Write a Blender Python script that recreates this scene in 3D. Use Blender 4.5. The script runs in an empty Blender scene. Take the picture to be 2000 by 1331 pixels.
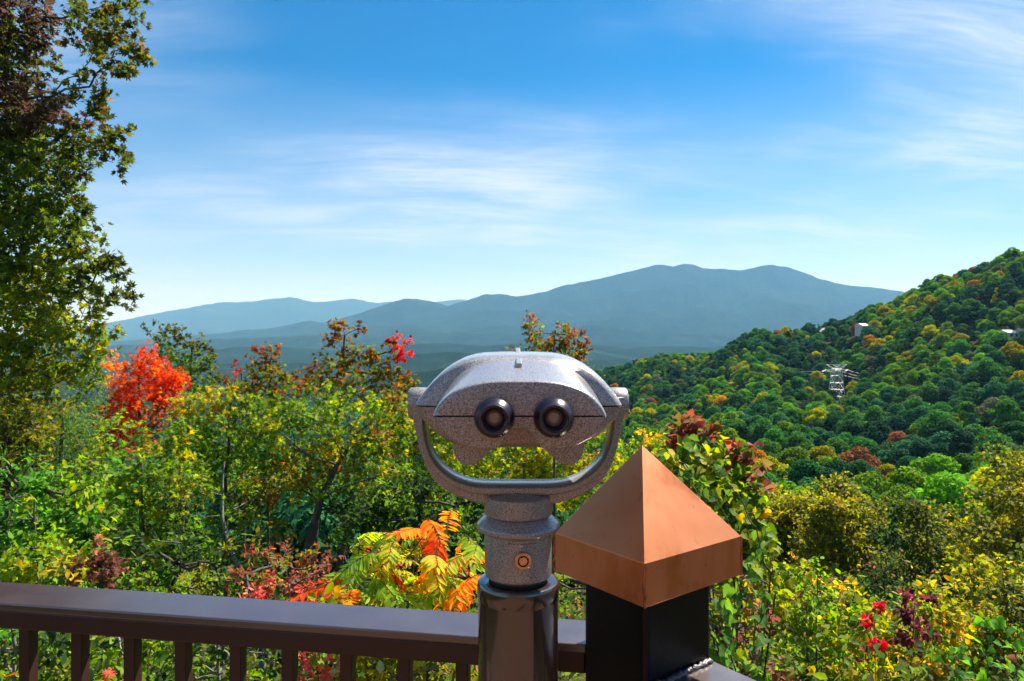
import bpy, bmesh, math, random
import numpy as np
from mathutils import Vector, Matrix

# ------------------------------------------------------------------ camera, sky, sun, exposure
scene = bpy.context.scene
COL = scene.collection
rad = math.radians
CAMZ, F, CX, CY = 1.485, 1333.333, 1000.0, 665.5

cam_d = bpy.data.cameras.new('camera'); cam = bpy.data.objects.new('camera', cam_d); COL.objects.link(cam)
cam.location = (0, 0, CAMZ); cam.rotation_euler = (rad(90), 0, 0)
cam_d.lens = 24; cam_d.sensor_width = 36; cam_d.clip_start = 0.05; cam_d.clip_end = 90000
scene.camera = cam

SUN_EL, SUN_AZ = rad(52), rad(47)           # azimuth measured from +Y towards +X
world = bpy.data.worlds.new('World'); scene.world = world; world.use_nodes = True
sun_d = bpy.data.lights.new('sun', 'SUN'); sun_d.energy = 5.0; sun_d.angle = rad(0.53); sun_d.color = (1, .93, .82)
sun = bpy.data.objects.new('sun', sun_d); COL.objects.link(sun)
sd = Vector((math.sin(SUN_AZ) * math.cos(SUN_EL), math.cos(SUN_AZ) * math.cos(SUN_EL), math.sin(SUN_EL)))
sun.rotation_euler = sd.to_track_quat('Z', 'Y').to_euler(); sun.location = (0, 0, 60)

vs = scene.view_settings
vs.view_transform = 'Standard'; vs.look = 'None'; vs.gamma = 1; vs.exposure = 1.32; vs.use_curve_mapping = False
scene.render.engine = 'CYCLES'
cy = scene.cycles
cy.use_adaptive_sampling = True; cy.adaptive_threshold = .02; cy.use_denoising = True; cy.denoiser = 'OPENIMAGEDENOISE'
cy.max_bounces = 6; cy.diffuse_bounces = 3; cy.glossy_bounces = 3; cy.transmission_bounces = 4; cy.volume_bounces = 0
cy.transparent_max_bounces = 6; cy.sample_clamp_indirect = 6; cy.caustics_reflective = False; cy.caustics_refractive = False


class NT:
    """small node-tree helper"""
    def __init__(s, tree):
        s.t = tree; s.n = tree.nodes; s.l = tree.links; s.n.clear()
    def __call__(s, typ, ins=None, **props):
        n = s.n.new(typ)
        for k, v in props.items(): setattr(n, k, v)
        for k, v in (ins or {}).items():
            if isinstance(v, bpy.types.NodeSocket): s.l.new(v, n.inputs[k])
            else: n.inputs[k].default_value = v
        return n
    def math(s, op, a, b=0.0, clamp=False):
        return s('ShaderNodeMath', {0: a, 1: b}, operation=op, use_clamp=clamp).outputs[0]
    def ramp(s, fac, stops, interp='LINEAR'):
        n = s('ShaderNodeValToRGB', {0: fac}); cr = n.color_ramp; cr.interpolation = interp
        while len(cr.elements) < len(stops): cr.elements.new(.5)
        for e, (p, c) in zip(cr.elements, stops):
            e.position = p; e.color = (*c, 1) if len(c) == 3 else c
        return n.outputs[0]
    def mix(s, fac, a, b, blend='MIX'):
        n = s('ShaderNodeMix', data_type='RGBA', blend_type=blend)
        for k, v in ((0, fac), (6, a), (7, b)):
            if isinstance(v, bpy.types.NodeSocket): s.l.new(v, n.inputs[k])
            else: n.inputs[k].default_value = v if k == 0 else ((*v, 1) if len(v) == 3 else v)
        return n.outputs[2]
    def noise(s, vec, scale, detail=4, rough=.55, dist=0.0):
        return s('ShaderNodeTexNoise', {'Vector': vec, 'Scale': scale, 'Detail': detail, 'Roughness': rough, 'Distortion': dist}).outputs[0]


def build_world():
    N = NT(world.node_tree)
    sky = N('ShaderNodeTexSky', sky_type='NISHITA', sun_disc=False, sun_elevation=SUN_EL, sun_rotation=SUN_AZ,
            altitude=500, air_density=1.0, dust_density=0.15, ozone_density=4.0).outputs[0]
    hs = N('ShaderNodeHueSaturation', {'Hue': .497, 'Saturation': 1.85, 'Value': 1.0, 'Color': sky}).outputs[0]
    d = N('ShaderNodeTexCoord').outputs['Generated']
    sx = N('ShaderNodeSeparateXYZ', {0: d}); x, y, z = sx.outputs
    zz = N.math('MAXIMUM', N.math('ADD', z, .16), .06)
    u = N.math('DIVIDE', x, zz); v = N.math('DIVIDE', y, zz)
    # cirrus: feathered sheets on a high flat layer, combed by one wind direction
    vec = N('ShaderNodeCombineXYZ', {0: u, 1: v, 2: 1.3}).outputs[0]
    mp = N('ShaderNodeMapping', {'Vector': vec, 'Rotation': (0, 0, rad(-9)), 'Scale': (.62, 1.0, 1), 'Location': (8.55, -1.70, 0)}).outputs[0]
    warp = N('ShaderNodeTexNoise', {'Vector': mp, 'Scale': 1.1, 'Detail': 4.0}).outputs[1]
    wv = N('ShaderNodeVectorMath', {0: mp, 1: N('ShaderNodeVectorMath', {0: warp, 'Scale': .38}, operation='SCALE').outputs[0]}, operation='ADD').outputs[0]
    big = N.noise(wv, .85, 4, .5)
    wisps = N.noise(N('ShaderNodeMapping', {'Vector': wv, 'Scale': (.8, 2.0, 1)}).outputs[0], 2.2, 10, .66, .4)
    fine = N.noise(N('ShaderNodeMapping', {'Vector': wv, 'Rotation': (0, 0, rad(32)), 'Scale': (1.2, 5.0, 1)}).outputs[0], 6.0, 7, .66, .2)
    a = N.ramp(big, [(.385, (0, 0, 0)), (.66, (1, 1, 1))], 'EASE')
    b = N.ramp(wisps, [(.30, (0, 0, 0)), (.74, (1, 1, 1))], 'EASE')
    c = N.math('MULTIPLY', N.math('MULTIPLY', a, b), N.math('ADD', N.math('MULTIPLY', fine, 1.2), .5))
    veil = N.math('MULTIPLY', a, .20)
    cov = N.math('MULTIPLY', N.math('ADD', c, veil), .66, clamp=True)
    # thin milky layer towards the horizon
    hz = N.ramp(z, [(0.0, (.85,) * 3), (.10, (.60,) * 3), (.20, (.30,) * 3), (.36, (0, 0, 0))])
    cov2 = N.math('ADD', hz, N.math('MULTIPLY', cov, N.math('SUBTRACT', 1.0, hz)), clamp=True)
    col = N.mix(cov2, hs, (6.4, 6.9, 7.9))
    bg = N('ShaderNodeBackground', {'Color': col, 'Strength': .054})
    N('ShaderNodeOutputWorld', {0: bg.outputs[0]})
build_world()

# ------------------------------------------------------------------ helpers
def W(px, py, d):
    """a photo pixel at depth d in metres"""
    return Vector(((px - CX) / F * d, d, CAMZ - (py - CY) / F * d))

def link(name, me, parent=None, mat=None):
    o = bpy.data.objects.new(name, me); COL.objects.link(o)
    if parent is not None: o.parent = parent
    if mat is not None and me is not None and not me.materials: me.materials.append(mat)
    return o

def tag(o, label=None, cat=None, group=None, kind=None):
    for k, v in (('label', label), ('category', cat), ('group', group), ('kind', kind)):
        if v: o[k] = v
    return o

def thing(name, label, cat, loc=(0, 0, 0), group=None, rotz=0):
    o = bpy.data.objects.new(name, None); COL.objects.link(o)
    o.location = loc; o.rotation_euler = (0, 0, rotz); o.empty_display_size = .1
    return tag(o, label, cat, group)

def mesh_np(name, V, faces_list, mat=None, col=None, smooth=False):
    """V (n,3); faces_list: list of int arrays (m,k) of any k"""
    me = bpy.data.meshes.new(name)
    loops = np.concatenate([f.ravel() for f in faces_list]).astype(np.int32)
    tot = np.concatenate([np.full(len(f), f.shape[1], np.int32) for f in faces_list])
    st = np.concatenate([[0], np.cumsum(tot)[:-1]]).astype(np.int32)
    me.vertices.add(len(V)); me.vertices.foreach_set('co', np.asarray(V, np.float32).ravel())
    me.loops.add(len(loops)); me.loops.foreach_set('vertex_index', loops)
    me.polygons.add(len(tot)); me.polygons.foreach_set('loop_start', st)
    if smooth: me.polygons.foreach_set('use_smooth', np.ones(len(tot), bool))
    if col is not None:
        a = me.color_attributes.new('Col', 'FLOAT_COLOR', 'POINT')
        c = np.ones((len(V), 4), np.float32); c[:, :3] = col; a.data.foreach_set('color', c.ravel())
    me.update(calc_edges=True); me.validate()
    if mat: me.materials.append(mat)
    return me

def bm_obj(name, bm, mat, parent=None, smooth=False, bevel=0, seg=2, off=None):
    bmesh.ops.recalc_face_normals(bm, faces=bm.faces)
    me = bpy.data.meshes.new(name)
    if off is not None: bmesh.ops.translate(bm, verts=bm.verts, vec=-Vector(off))
    bm.to_mesh(me); bm.free()
    if smooth: me.polygons.foreach_set('use_smooth', np.ones(len(me.polygons), bool))
    o = link(name, me, parent, mat)
    if bevel:
        m = o.modifiers.new('bevel', 'BEVEL'); m.width = bevel; m.segments = seg; m.limit_method = 'ANGLE'; m.angle_limit = rad(35)
        m.harden_normals = False
    if smooth:
        mm = o.modifiers.new('wn', 'WEIGHTED_NORMAL'); mm.keep_sharp = True
    return o

def box_bm(bm, cx, cy_, cz, sx, sy, sz, rot=0.0):
    r = bmesh.ops.create_cube(bm, size=1)
    M = Matrix.Translation((cx, cy_, cz)) @ Matrix.Rotation(rot, 4, 'Z') @ Matrix.Diagonal((sx, sy, sz, 1))
    bmesh.ops.transform(bm, matrix=M, verts=r['verts']); return r['verts']

def prism_bm(bm, pts, dvec):
    """closed polygon (list of Vector) extruded by dvec"""
    a = [bm.verts.new(p) for p in pts]; b = [bm.verts.new(Vector(p) + Vector(dvec)) for p in pts]
    bm.faces.new(a); bm.faces.new(b[::-1]); n = len(a)
    for i in range(n): bm.faces.new((a[i], a[(i + 1) % n], b[(i + 1) % n], b[i]))

def lathe_bm(bm, prof, n=48, axis='Z', loc=(0, 0, 0), cap=True):
    rings = []
    for r, h in prof:
        ring = []
        for i in range(n):
            a = 2 * math.pi * i / n
            p = (r * math.cos(a), r * math.sin(a), h) if axis == 'Z' else ((r * math.cos(a), h, r * math.sin(a)) if axis == 'Y' else (h, r * math.cos(a), r * math.sin(a)))
            ring.append(bm.verts.new((p[0] + loc[0], p[1] + loc[1], p[2] + loc[2])))
        rings.append(ring)
    for a, b in zip(rings, rings[1:]):
        for i in range(n): bm.faces.new((a[i], a[(i + 1) % n], b[(i + 1) % n], b[i]))
    if cap:
        bm.faces.new(rings[0]); bm.faces.new(rings[-1])

def tubes(paths, sides=5):
    """paths: list of (pts (k,3), radii (k,)) -> V, F"""
    Vs, Fs, off = [], [], 0
    ang = np.arange(sides) * 2 * np.pi / sides
    for P, R in paths:
        P = np.asarray(P, float); R = np.asarray(R, float); k = len(P)
        T = np.gradient(P, axis=0); T /= np.linalg.norm(T, axis=1, keepdims=True) + 1e-9
        ref = np.array([.31, .95, .05]) if abs(T[0, 2]) > .7 else np.array([0.05, .1, 1.])
        U = np.cross(T, ref); U /= np.linalg.norm(U, axis=1, keepdims=True) + 1e-9
        Wv = np.cross(T, U)
        ring = P[:, None, :] + R[:, None, None] * (np.cos(ang)[None, :, None] * U[:, None, :] + np.sin(ang)[None, :, None] * Wv[:, None, :])
        Vs.append(ring.reshape(-1, 3))
        i = np.arange(k - 1)[:, None] * sides; j = np.arange(sides)[None, :]; j2 = (j + 1) % sides
        Fs.append((np.stack([i + j, i + j2, i + sides + j2, i + sides + j], -1).reshape(-1, 4)) + off)
        off += k * sides
    return np.concatenate(Vs), [np.concatenate(Fs)]

# value noise ---------------------------------------------------------------
def _h(i, j, s):
    n = (i.astype(np.int64) * 374761393 + j.astype(np.int64) * 668265263 + s * 982451653) & 0x7fffffff
    n = ((n ^ (n >> 13)) * 1274126177) & 0x7fffffff
    return ((n ^ (n >> 16)) & 0xffff) / 65535.0
def vnoise(x, y, s=0):
    xi, yi = np.floor(x), np.floor(y); fx, fy = x - xi, y - yi
    fx = fx * fx * fx * (fx * (fx * 6 - 15) + 10); fy = fy * fy * fy * (fy * (fy * 6 - 15) + 10)
    xi = xi.astype(np.int64); yi = yi.astype(np.int64)
    a = _h(xi, yi, s) * (1 - fx) + _h(xi + 1, yi, s) * fx
    b = _h(xi, yi + 1, s) * (1 - fx) + _h(xi + 1, yi + 1, s) * fx
    return a * (1 - fy) + b * fy
def fbm(x, y, o=4, s=0, g=.5, ridged=False):
    t = 0; a = 1; n = 0
    for k in range(o):
        v = vnoise(x * 2 ** k + 17.3 * k, y * 2 ** k - 9.1 * k, s + k)
        if ridged: v = 1 - abs(2 * v - 1)
        t = t + a * v; n += a; a *= g
    return t / n

# ------------------------------------------------------------------ materials
def new_mat(name):
    m = bpy.data.materials.new(name); m.use_nodes = True
    return m, NT(m.node_tree)

def simple_mat(name, col, rough=.5, metal=0.0, noise_amt=.15, scale=30, bump=0.0, coat=0.0, spec=.5):
    m, N = new_mat(name)
    co = N('ShaderNodeTexCoord').outputs['Object']
    nz = N.noise(co, scale, 5)
    c = N.mix(N.ramp(nz, [(.3, (0, 0, 0)), (.7, (1, 1, 1))]), tuple(x * (1 - noise_amt) for x in col), tuple(min(1, x * (1 + noise_amt)) for x in col))
    p = N('ShaderNodeBsdfPrincipled', {'Base Color': c, 'Roughness': rough, 'Metallic': metal, 'Coat Weight': coat, 'Coat Roughness': .12, 'Specular IOR Level': spec})
    if bump:
        p_b = N('ShaderNodeBump', {'Strength': bump, 'Distance': .01, 'Height': nz}); N.l.new(p_b.outputs[0], p.inputs['Normal'])
    N('ShaderNodeOutputMaterial', {0: p.outputs[0]})
    return m

def leaf_mat(name='leaf', trans=.55, rough=.62):
    m, N = new_mat(name)
    c = N('ShaderNodeVertexColor', layer_name='Col').outputs[0]
    d = N('ShaderNodeBsdfPrincipled', {'Base Color': c, 'Roughness': rough, 'Specular IOR Level': .16})
    tc = N('ShaderNodeHueSaturation', {'Hue': .49, 'Saturation': 1.1, 'Value': 1.45, 'Color': c}).outputs[0]
    t = N('ShaderNodeBsdfTranslucent', {'Color': tc})
    mx = N('ShaderNodeMixShader', {0: trans, 1: d.outputs[0], 2: t.outputs[0]})
    N('ShaderNodeOutputMaterial', {0: mx.outputs[0]})
    return m
LEAF = leaf_mat()

def bark_mat(name, a, b, scale=9):
    m, N = new_mat(name)
    co = N('ShaderNodeTexCoord').outputs['Object']
    v = N('ShaderNodeMapping', {'Vector': co, 'Scale': (3, 3, .5)}).outputs[0]
    nz = N.noise(v, scale, 6, .6); n2 = N.noise(co, 2.3, 3)
    c = N.mix(N.ramp(nz, [(.35, (0, 0, 0)), (.68, (1, 1, 1))]), a, b)
    c = N.mix(N.math('MULTIPLY', N.ramp(n2, [(.5, (0, 0, 0)), (.65, (1, 1, 1))]), .5), c, (.16, .17, .12))
    p = N('ShaderNodeBsdfPrincipled', {'Base Color': c, 'Roughness': .9})
    bp = N('ShaderNodeBump', {'Strength': .6, 'Distance': .02, 'Height': nz}); N.l.new(bp.outputs[0], p.inputs['Normal'])
    N('ShaderNodeOutputMaterial', {0: p.outputs[0]})
    return m
BARK = bark_mat('bark', (.035, .027, .021), (.12, .10, .08))
BARKG = bark_mat('bark_grey', (.10, .09, .08), (.30, .28, .25))

# ------------------------------------------------------------------ terrain
COLS = [-400, 0, 400, 800, 1000, 1150, 1300, 1500, 1640, 1700, 1850, 2000, 2350]
_near = [(0, -1.9), (1.3, -2.0), (3, -2.6), (6, -3.7), (10, -5.0), (16, -7.0), (25, -10.3), (40, -16.5), (70, -27)]
_prof = {
    -400: [(130, -38), (230, -55), (400, -80), (900, -115), (1500, -140)],
    0: [(130, -40), (230, -58), (400, -85), (900, -120), (1500, -145)],
    400: [(130, -41), (230, -60), (400, -86), (900, -120), (1500, -145)],
    800: [(130, -42), (230, -61), (400, -84), (900, -118), (1500, -145)],
    1000: [(130, -44), (230, -60), (400, -74), (600, -78), (900, -105), (1500, -145)],
    1150: [(130, -46), (200, -51), (320, -60), (450, -62), (560, -50), (660, -35), (820, -60), (1100, -120), (1500, -145)],
    1300: [(140, -42), (200, -46), (320, -52), (420, -49), (520, -35), (600, -20), (760, -45), (1000, -100), (1500, -145)],
    1500: [(140, -41), (200, -44), (280, -41), (360, -35), (430, -21), (500, 2), (660, -25), (950, -95), (1500, -145)],
    1640: [(140, -40), (200, -42), (280, -44.6), (360, -43), (400, -38), (450, -15), (500, 10), (660, -15), (950, -80), (1500, -145)],
    1700: [(140, -40), (200, -42), (280, -42), (360, -30), (420, -8), (480, 21), (640, 0), (950, -70), (1500, -140)],
    1850: [(120, -36), (200, -38), (280, -30), (350, -9), (400, 14), (450, 37), (640, 20), (950, -40), (1500, -130)],
    2000: [(120, -34), (200, -35), (280, -21), (350, 7), (420, 50), (640, 50), (950, 0), (1500, -120)],
    2350: [(120, -30), (200, -25), (280, -5), (350, 30), (420, 75), (640, 90), (950, 40), (1500, -100)],
}
_GD = np.concatenate([np.linspace(0, 12, 25), np.geomspace(13, 1500, 150), [2500, 90000]])
_GT = (np.array(COLS) - CX) / F
_GZ = []
for c in COLS:
    pr = _near + _prof[c] + [(2500, -150), (90000, -150)]
    z = np.interp(_GD, [p[0] for p in pr], [p[1] for p in pr])
    zs = z.copy()
    for _ in range(3): zs[1:-3] = (zs[:-4] + 2 * zs[1:-3] + zs[2:-2]) / 4
    _GZ.append(zs)
_GZ = np.array(_GZ)

RIDGES = [  # (distance, front width, back width, crest pixels, roughness)
    (16500, 4200, 5000, [(-500, 640), (0, 655), (150, 645), (215, 630), (270, 620), (330, 608), (380, 599), (425, 592), (470, 590), (505, 588), (540, 583), (565, 581), (590, 585), (610, 590), (640, 589), (665, 586), (690, 584), (712, 588), (735, 592), (770, 590), (820, 594), (870, 587), (905, 585), (960, 592), (1200, 600), (2000, 600), (2600, 620)], .6),
    (9500, 3600, 3000, [(-500, 700), (200, 668), (300, 662), (410, 653), (480, 645), (540, 640), (570, 634), (595, 627), (640, 630), (690, 616), (740, 600), (770, 590), (790, 584), (815, 585), (840, 588), (875, 598), (910, 588), (945, 575), (975, 574), (1010, 579), (1060, 571), (1110, 556), (1150, 549), (1200, 538), (1235, 530), (1265, 521), (1285, 517), (1297, 517), (1315, 521), (1338, 515), (1352, 517), (1375, 525), (1410, 526), (1450, 528), (1480, 521), (1510, 517), (1540, 523), (1570, 533), (1605, 546), (1650, 557), (1700, 561), (1740, 566), (1800, 577), (2000, 600), (2600, 640)], 1.0),
    (6600, 1300, 1500, [(-500, 690), (200, 676), (330, 672), (420, 662), (520, 660), (620, 655), (700, 662), (800, 655), (900, 650), (1000, 655), (1100, 640), (1180, 635), (1260, 650), (1400, 655), (1700, 655), (2600, 660)], .9),
    (4600, 900, 900, [(-500, 700), (150, 684), (260, 690), (400, 684), (500, 676), (590, 680), (680, 688), (770, 676), (860, 670), (950, 676), (1050, 668), (1150, 672), (1250, 684), (1500, 690), (2600, 690)], .9),
    (3100, 600, 600, [(-500, 722), (150, 712), (300, 716), (420, 712), (520, 706), (640, 712), (720, 704), (800, 694), (880, 688), (960, 692), (1050, 698), (1150, 704), (1300, 715), (2600, 720)], .8),
    (2000, 380, 420, [(-500, 760), (150, 752), (420, 756), (560, 748), (680, 746), (760, 736), (850, 722), (940, 716), (1050, 722), (1150, 738), (1300, 760), (2600, 770)], .7),
]

def ground_z(x, y):
    """terrain height (deck top = 0) for arrays x, y"""
    x = np.asarray(x, float); y = np.asarray(y, float)
    a = np.clip(np.arctan2(x, y), -rad(46), rad(46)); r = np.hypot(x, y); d = r * np.cos(a); t = np.tan(a)
    ti = np.clip(np.interp(t, _GT, np.arange(len(_GT))), 0, len(_GT) - 1.0001); i = ti.astype(int); f = ti - i
    di = np.clip(np.interp(d, _GD, np.arange(len(_GD))), 0, len(_GD) - 1.0001); j = di.astype(int); g = di - j
    f = f * f * (3 - 2 * f)
    z = (_GZ[i, j] * (1 - f) + _GZ[i + 1, j] * f) * (1 - g) + (_GZ[i, j + 1] * (1 - f) + _GZ[i + 1, j + 1] * f) * g
    amp = np.clip(d / 60, 0, 1) * 3.0 + np.clip(d / 900, 0, 1) * 10
    z = z + (fbm(x / 45, y / 45, 3, 5) - .5) * amp + (fbm(x / 2.2, y / 2.2, 3, 8) - .5) * .25 * np.clip((r - 2) / 3, 0, 1)
    px = np.clip(CX + t * F, -500, 2600)
    for k, (rc, wf, wb, crest, ro) in enumerate(RIDGES):
        cpx = np.interp(px, [c[0] for c in crest], [c[1] for c in crest]) + (fbm(px / 16, px * 0 + k, 4, 200 + k) - .5) * 3.2
        zc = -(cpx - CY) / F * rc * 1.0
        L = wf * .55
        spur = fbm(x / L, y / L, 5, 30 + 7 * k, .5, True)
        bend = (fbm(x / (2.2 * L), y / (2.2 * L), 3, 60 + k) - .5) * wf * .5
        q = (d - rc)
        u = np.where(q < 0, -q / wf, q / wb)
        # main crest stays on the photographed skyline; spurs run out in front of it
        prof = np.exp(-np.abs(u) ** 1.25 * 1.5)
        un = np.where(q < 0, np.clip(-(q + bend) / wf, 0, 9), u)
        prof = np.where(u < .03, prof, np.minimum(prof, 1) * (1 - np.clip(u * 6, 0, 1) * .42 * ro * (1 - spur) * 2.3) + 0 * un)
        zz = -150 + (zc + 150) * np.clip(prof, 0, 1)
        z = np.where((d > rc - 3 * wf) & (d < rc + 3 * wb), np.maximum(z, zz), z)
    return z + CAMZ

def gz(x, y): return float(ground_z(np.array([x]), np.array([y]))[0])

def forest_floor_mat():
    m, N = new_mat('forest_floor')
    co = N('ShaderNodeNewGeometry').outputs['Position']
    n1 = N.noise(co, 6.0, 6, .65); n2 = N.noise(co, 45.0, 4, .6)
    c = N.ramp(n1, [(.3, (.014, .014, .008)), (.5, (.026, .030, .012)), (.62, (.025, .045, .014)), (.8, (.06, .045, .02))])
    c = N.mix(N.math('MULTIPLY', n2, .35), c, (.09, .055, .03), 'MIX')
    p = N('ShaderNodeBsdfPrincipled', {'Base Color': c, 'Roughness': .95, 'Specular IOR Level': .1})
    bp = N('ShaderNodeBump', {'Strength': .8, 'Distance': .05, 'Height': n2}); N.l.new(bp.outputs[0], p.inputs['Normal'])
    N('ShaderNodeOutputMaterial', {0: p.outputs[0]}); return m

def mountain_mat(name, s):
    """forest cover seen from kilometres away: crowns a few metres to tens of metres across"""
    m, N = new_mat(name)
    co = N('ShaderNodeNewGeometry').outputs['Position']
    n1 = N.noise(co, 1 / (240 * s), 5, .6); n2 = N.noise(co, 1 / (22 * s), 4, .65)
    v = N('ShaderNodeTexVoronoi', {'Vector': co, 'Scale': 1 / (13 * s)}).outputs[0]
    c = N.ramp(n1, [(.3, (.008, .028, .018)), (.48, (.020, .052, .024)), (.62, (.045, .075, .026)), (.8, (.075, .06, .035))])
    c = N.mix(N.math('MULTIPLY', n2, .8), c, (.020, .040, .016))
    p = N('ShaderNodeBsdfDiffuse', {'Color': c, 'Roughness': 1})
    h = N.math('ADD', N.math('MULTIPLY', n2, 1.2), N.math('MULTIPLY', v, -.6))
    bp = N('ShaderNodeBump', {'Strength': 1.0, 'Distance': 9 * s, 'Height': h}); N.l.new(bp.outputs[0], p.inputs['Normal'])
    N('ShaderNodeOutputMaterial', {0: p.outputs[0]}); return m

def build_terrain():
    az = np.unique(np.round(np.concatenate([np.arange(-180, -50, 4.0), np.arange(-50, 50, .16), np.arange(50, 180.1, 4.0)]), 4))
    az = az[:-1] if az[-1] >= 180 else az
    A = np.radians(az); n = len(A)
    R = np.concatenate([[.05, .6], np.linspace(1.2, 12, 22), np.geomspace(12.8, 700, 62), np.geomspace(725, 26000, 120)])
    R = np.unique(np.concatenate([R] + [[q[0] - q[1] * .06, q[0], q[0] + q[2] * .06] for q in RIDGES]))
    def sheet(name, r, mat, kind='structure', closed=True):
        rr, aa = np.meshgrid(r, A, indexing='ij'); rr = rr / np.cos(np.clip(aa, -rad(46), rad(46)))
        X = rr * np.sin(aa); Y = rr * np.cos(aa); Z = ground_z(X, Y)
        V = np.stack([X, Y, Z], -1).reshape(-1, 3); k = len(r)
        i = np.arange(k - 1)[:, None] * n; j = np.arange(n)[None, :]; j2 = (j + 1) % n
        Fq = np.stack([i + j, i + n + j, i + n + j2, i + j2], -1).reshape(-1, 4)
        o = link(name, mesh_np(name, V, [Fq], mat, smooth=True)); tag(o, kind=kind); return o
    c1 = int(np.searchsorted(R, 620)); c2 = int(np.searchsorted(R, 6900)); c3 = int(np.searchsorted(R, 12500))
    sheet('ground', R[:c1 + 1], forest_floor_mat())
    sheet('foothills', R[c1:c2 + 1], mountain_mat('foothill_forest', .8))
    sheet('mountain_range', R[c2:c3 + 1], mountain_mat('mountain_forest', 1.6))
    sheet('far_mountain_range', R[c3:], mountain_mat('far_mountain_forest', 2.4))
build_terrain()

# ------------------------------------------------------------------ haze
def build_haze():
    bm = bmesh.new(); box_bm(bm, 0, 0, 470, 64000, 64000, 1560)
    o = bm_obj('haze', bm, None); m, N = new_mat('haze_air'); o.data.materials.append(m)
    v = N('ShaderNodeVolumePrincipled', {'Color': (.25, .60, 1.0, 1), 'Density': HAZE_DENSITY, 'Absorption Color': (.85, .85, .85, 1), 'Anisotropy': .15})
    N('ShaderNodeOutputMaterial', {'Volume': v.outputs[0]}); tag(o, kind='stuff', label='pale blue haze hanging over the valley and mountains')
HAZE_DENSITY = 5.4e-5
build_haze()

# ------------------------------------------------------------------ deck, wall behind, railings, post
def paint_mat(name, col, rough, coat, speck=0.25, croug=.08, spec=.7):
    """glossy enamel on steel with dust, scuffs and a faint orange-peel"""
    m, N = new_mat(name)
    co = N('ShaderNodeTexCoord').outputs['Object']
    n1 = N.noise(co, 14, 6, .6); n2 = N.noise(co, 260, 2, .5)
    sc = N.noise(N('ShaderNodeMapping', {'Vector': co, 'Scale': (2, 30, 8), 'Rotation': (.3, .5, .9)}).outputs[0], 6, 5, .7)
    dust = N.math('MULTIPLY', N.ramp(n1, [(.45, (0, 0, 0)), (.8, (1, 1, 1))]), speck)
    scr = N.ramp(sc, [(.70, (0, 0, 0)), (.73, (1, 1, 1))])
    c = N.mix(dust, col, (.16, .14, .13)); c = N.mix(N.math('MULTIPLY', scr, .10), c, (.45, .43, .42))
    r = N.math('ADD', N.math('MULTIPLY', n1, .30), rough - .12)
    p = N('ShaderNodeBsdfPrincipled', {'Base Color': c, 'Roughness': r, 'Coat Weight': coat, 'Coat Roughness': croug, 'Coat IOR': 1.7, 'Specular IOR Level': spec})
    bp = N('ShaderNodeBump', {'Strength': .10, 'Distance': .002, 'Height': N.math('ADD', n2, N.math('MULTIPLY', n1, 3))}); N.l.new(bp.outputs[0], p.inputs['Normal'])
    N('ShaderNodeOutputMaterial', {0: p.outputs[0]}); return m
M_BROWN = paint_mat('brown_enamel', (.034, .014, .011), .40, 1.0, .07, .22)
M_BROWN2 = paint_mat('brown_enamel_matt', (.036, .013, .010), .45, .12, .05, .25, .3)
M_BLACK = paint_mat('black_enamel', (.002, .002, .003), .36, .03, .015, .1, .2)
M_PIPE = paint_mat('pipe_enamel', (.018, .008, .007), .20, .8, .12)
M_WELD = simple_mat('weld_bead', (.16, .15, .16), .45, .6, .5, 120, .6)

def copper_mat(name, k, rim):
    m, N = new_mat(name)
    co = N('ShaderNodeTexCoord').outputs['Object']
    n1 = N.noise(co, 11, 6, .62, .4); n2 = N.noise(N('ShaderNodeMapping', {'Vector': co, 'Scale': (16, 16, 4)}).outputs[0], 2.0, 4, .6)
    n3 = N.noise(co, 70, 4, .6)
    c = N.ramp(n1, [(.25, (.66 * k, .17 * k, .05 * k)), (.42, (.98 * k, .33 * k, .13 * k)), (.75, (.99 * k, .39 * k, .18 * k))])
    tar = N.math('MULTIPLY', N.ramp(n2, [(.42, (0, 0, 0)), (.66, (1, 1, 1))]), rim)
    c = N.mix(N.math('MULTIPLY', tar, .55), c, (.55, .16, .02))
    c = N.mix(N.math('MULTIPLY', N.ramp(n3, [(.62, (0, 0, 0)), (.72, (1, 1, 1))]), .35), c, (.30, .09, .05))
    r = N.math('ADD', N.math('MULTIPLY', n1, .20), .32)
    p = N('ShaderNodeBsdfPrincipled', {'Base Color': c, 'Metallic': .68, 'Roughness': r, 'Specular IOR Level': .3})
    bp = N('ShaderNodeBump', {'Strength': .22, 'Distance': .006, 'Height': N.noise(co, 9, 3, .5)}); N.l.new(bp.outputs[0], p.inputs['Normal'])
    N('ShaderNodeOutputMaterial', {0: p.outputs[0]}); return m
M_COPPER = copper_mat('copper_sheet', .88, .15)
M_COPPER_RIM = copper_mat('copper_sheet_tarnished', .78, 1.0)
M_SOLDER = simple_mat('copper_solder_seam', (.42, .13, .06), .4, .9, .5, 90, .5)
M_PLANK = simple_mat('deck_board', (.16, .085, .05), .7, 0, .35, 12, .3)
M_WALL = simple_mat('wood_siding', (.24, .13, .09), .65, 0, .3, 6, .3)

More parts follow.
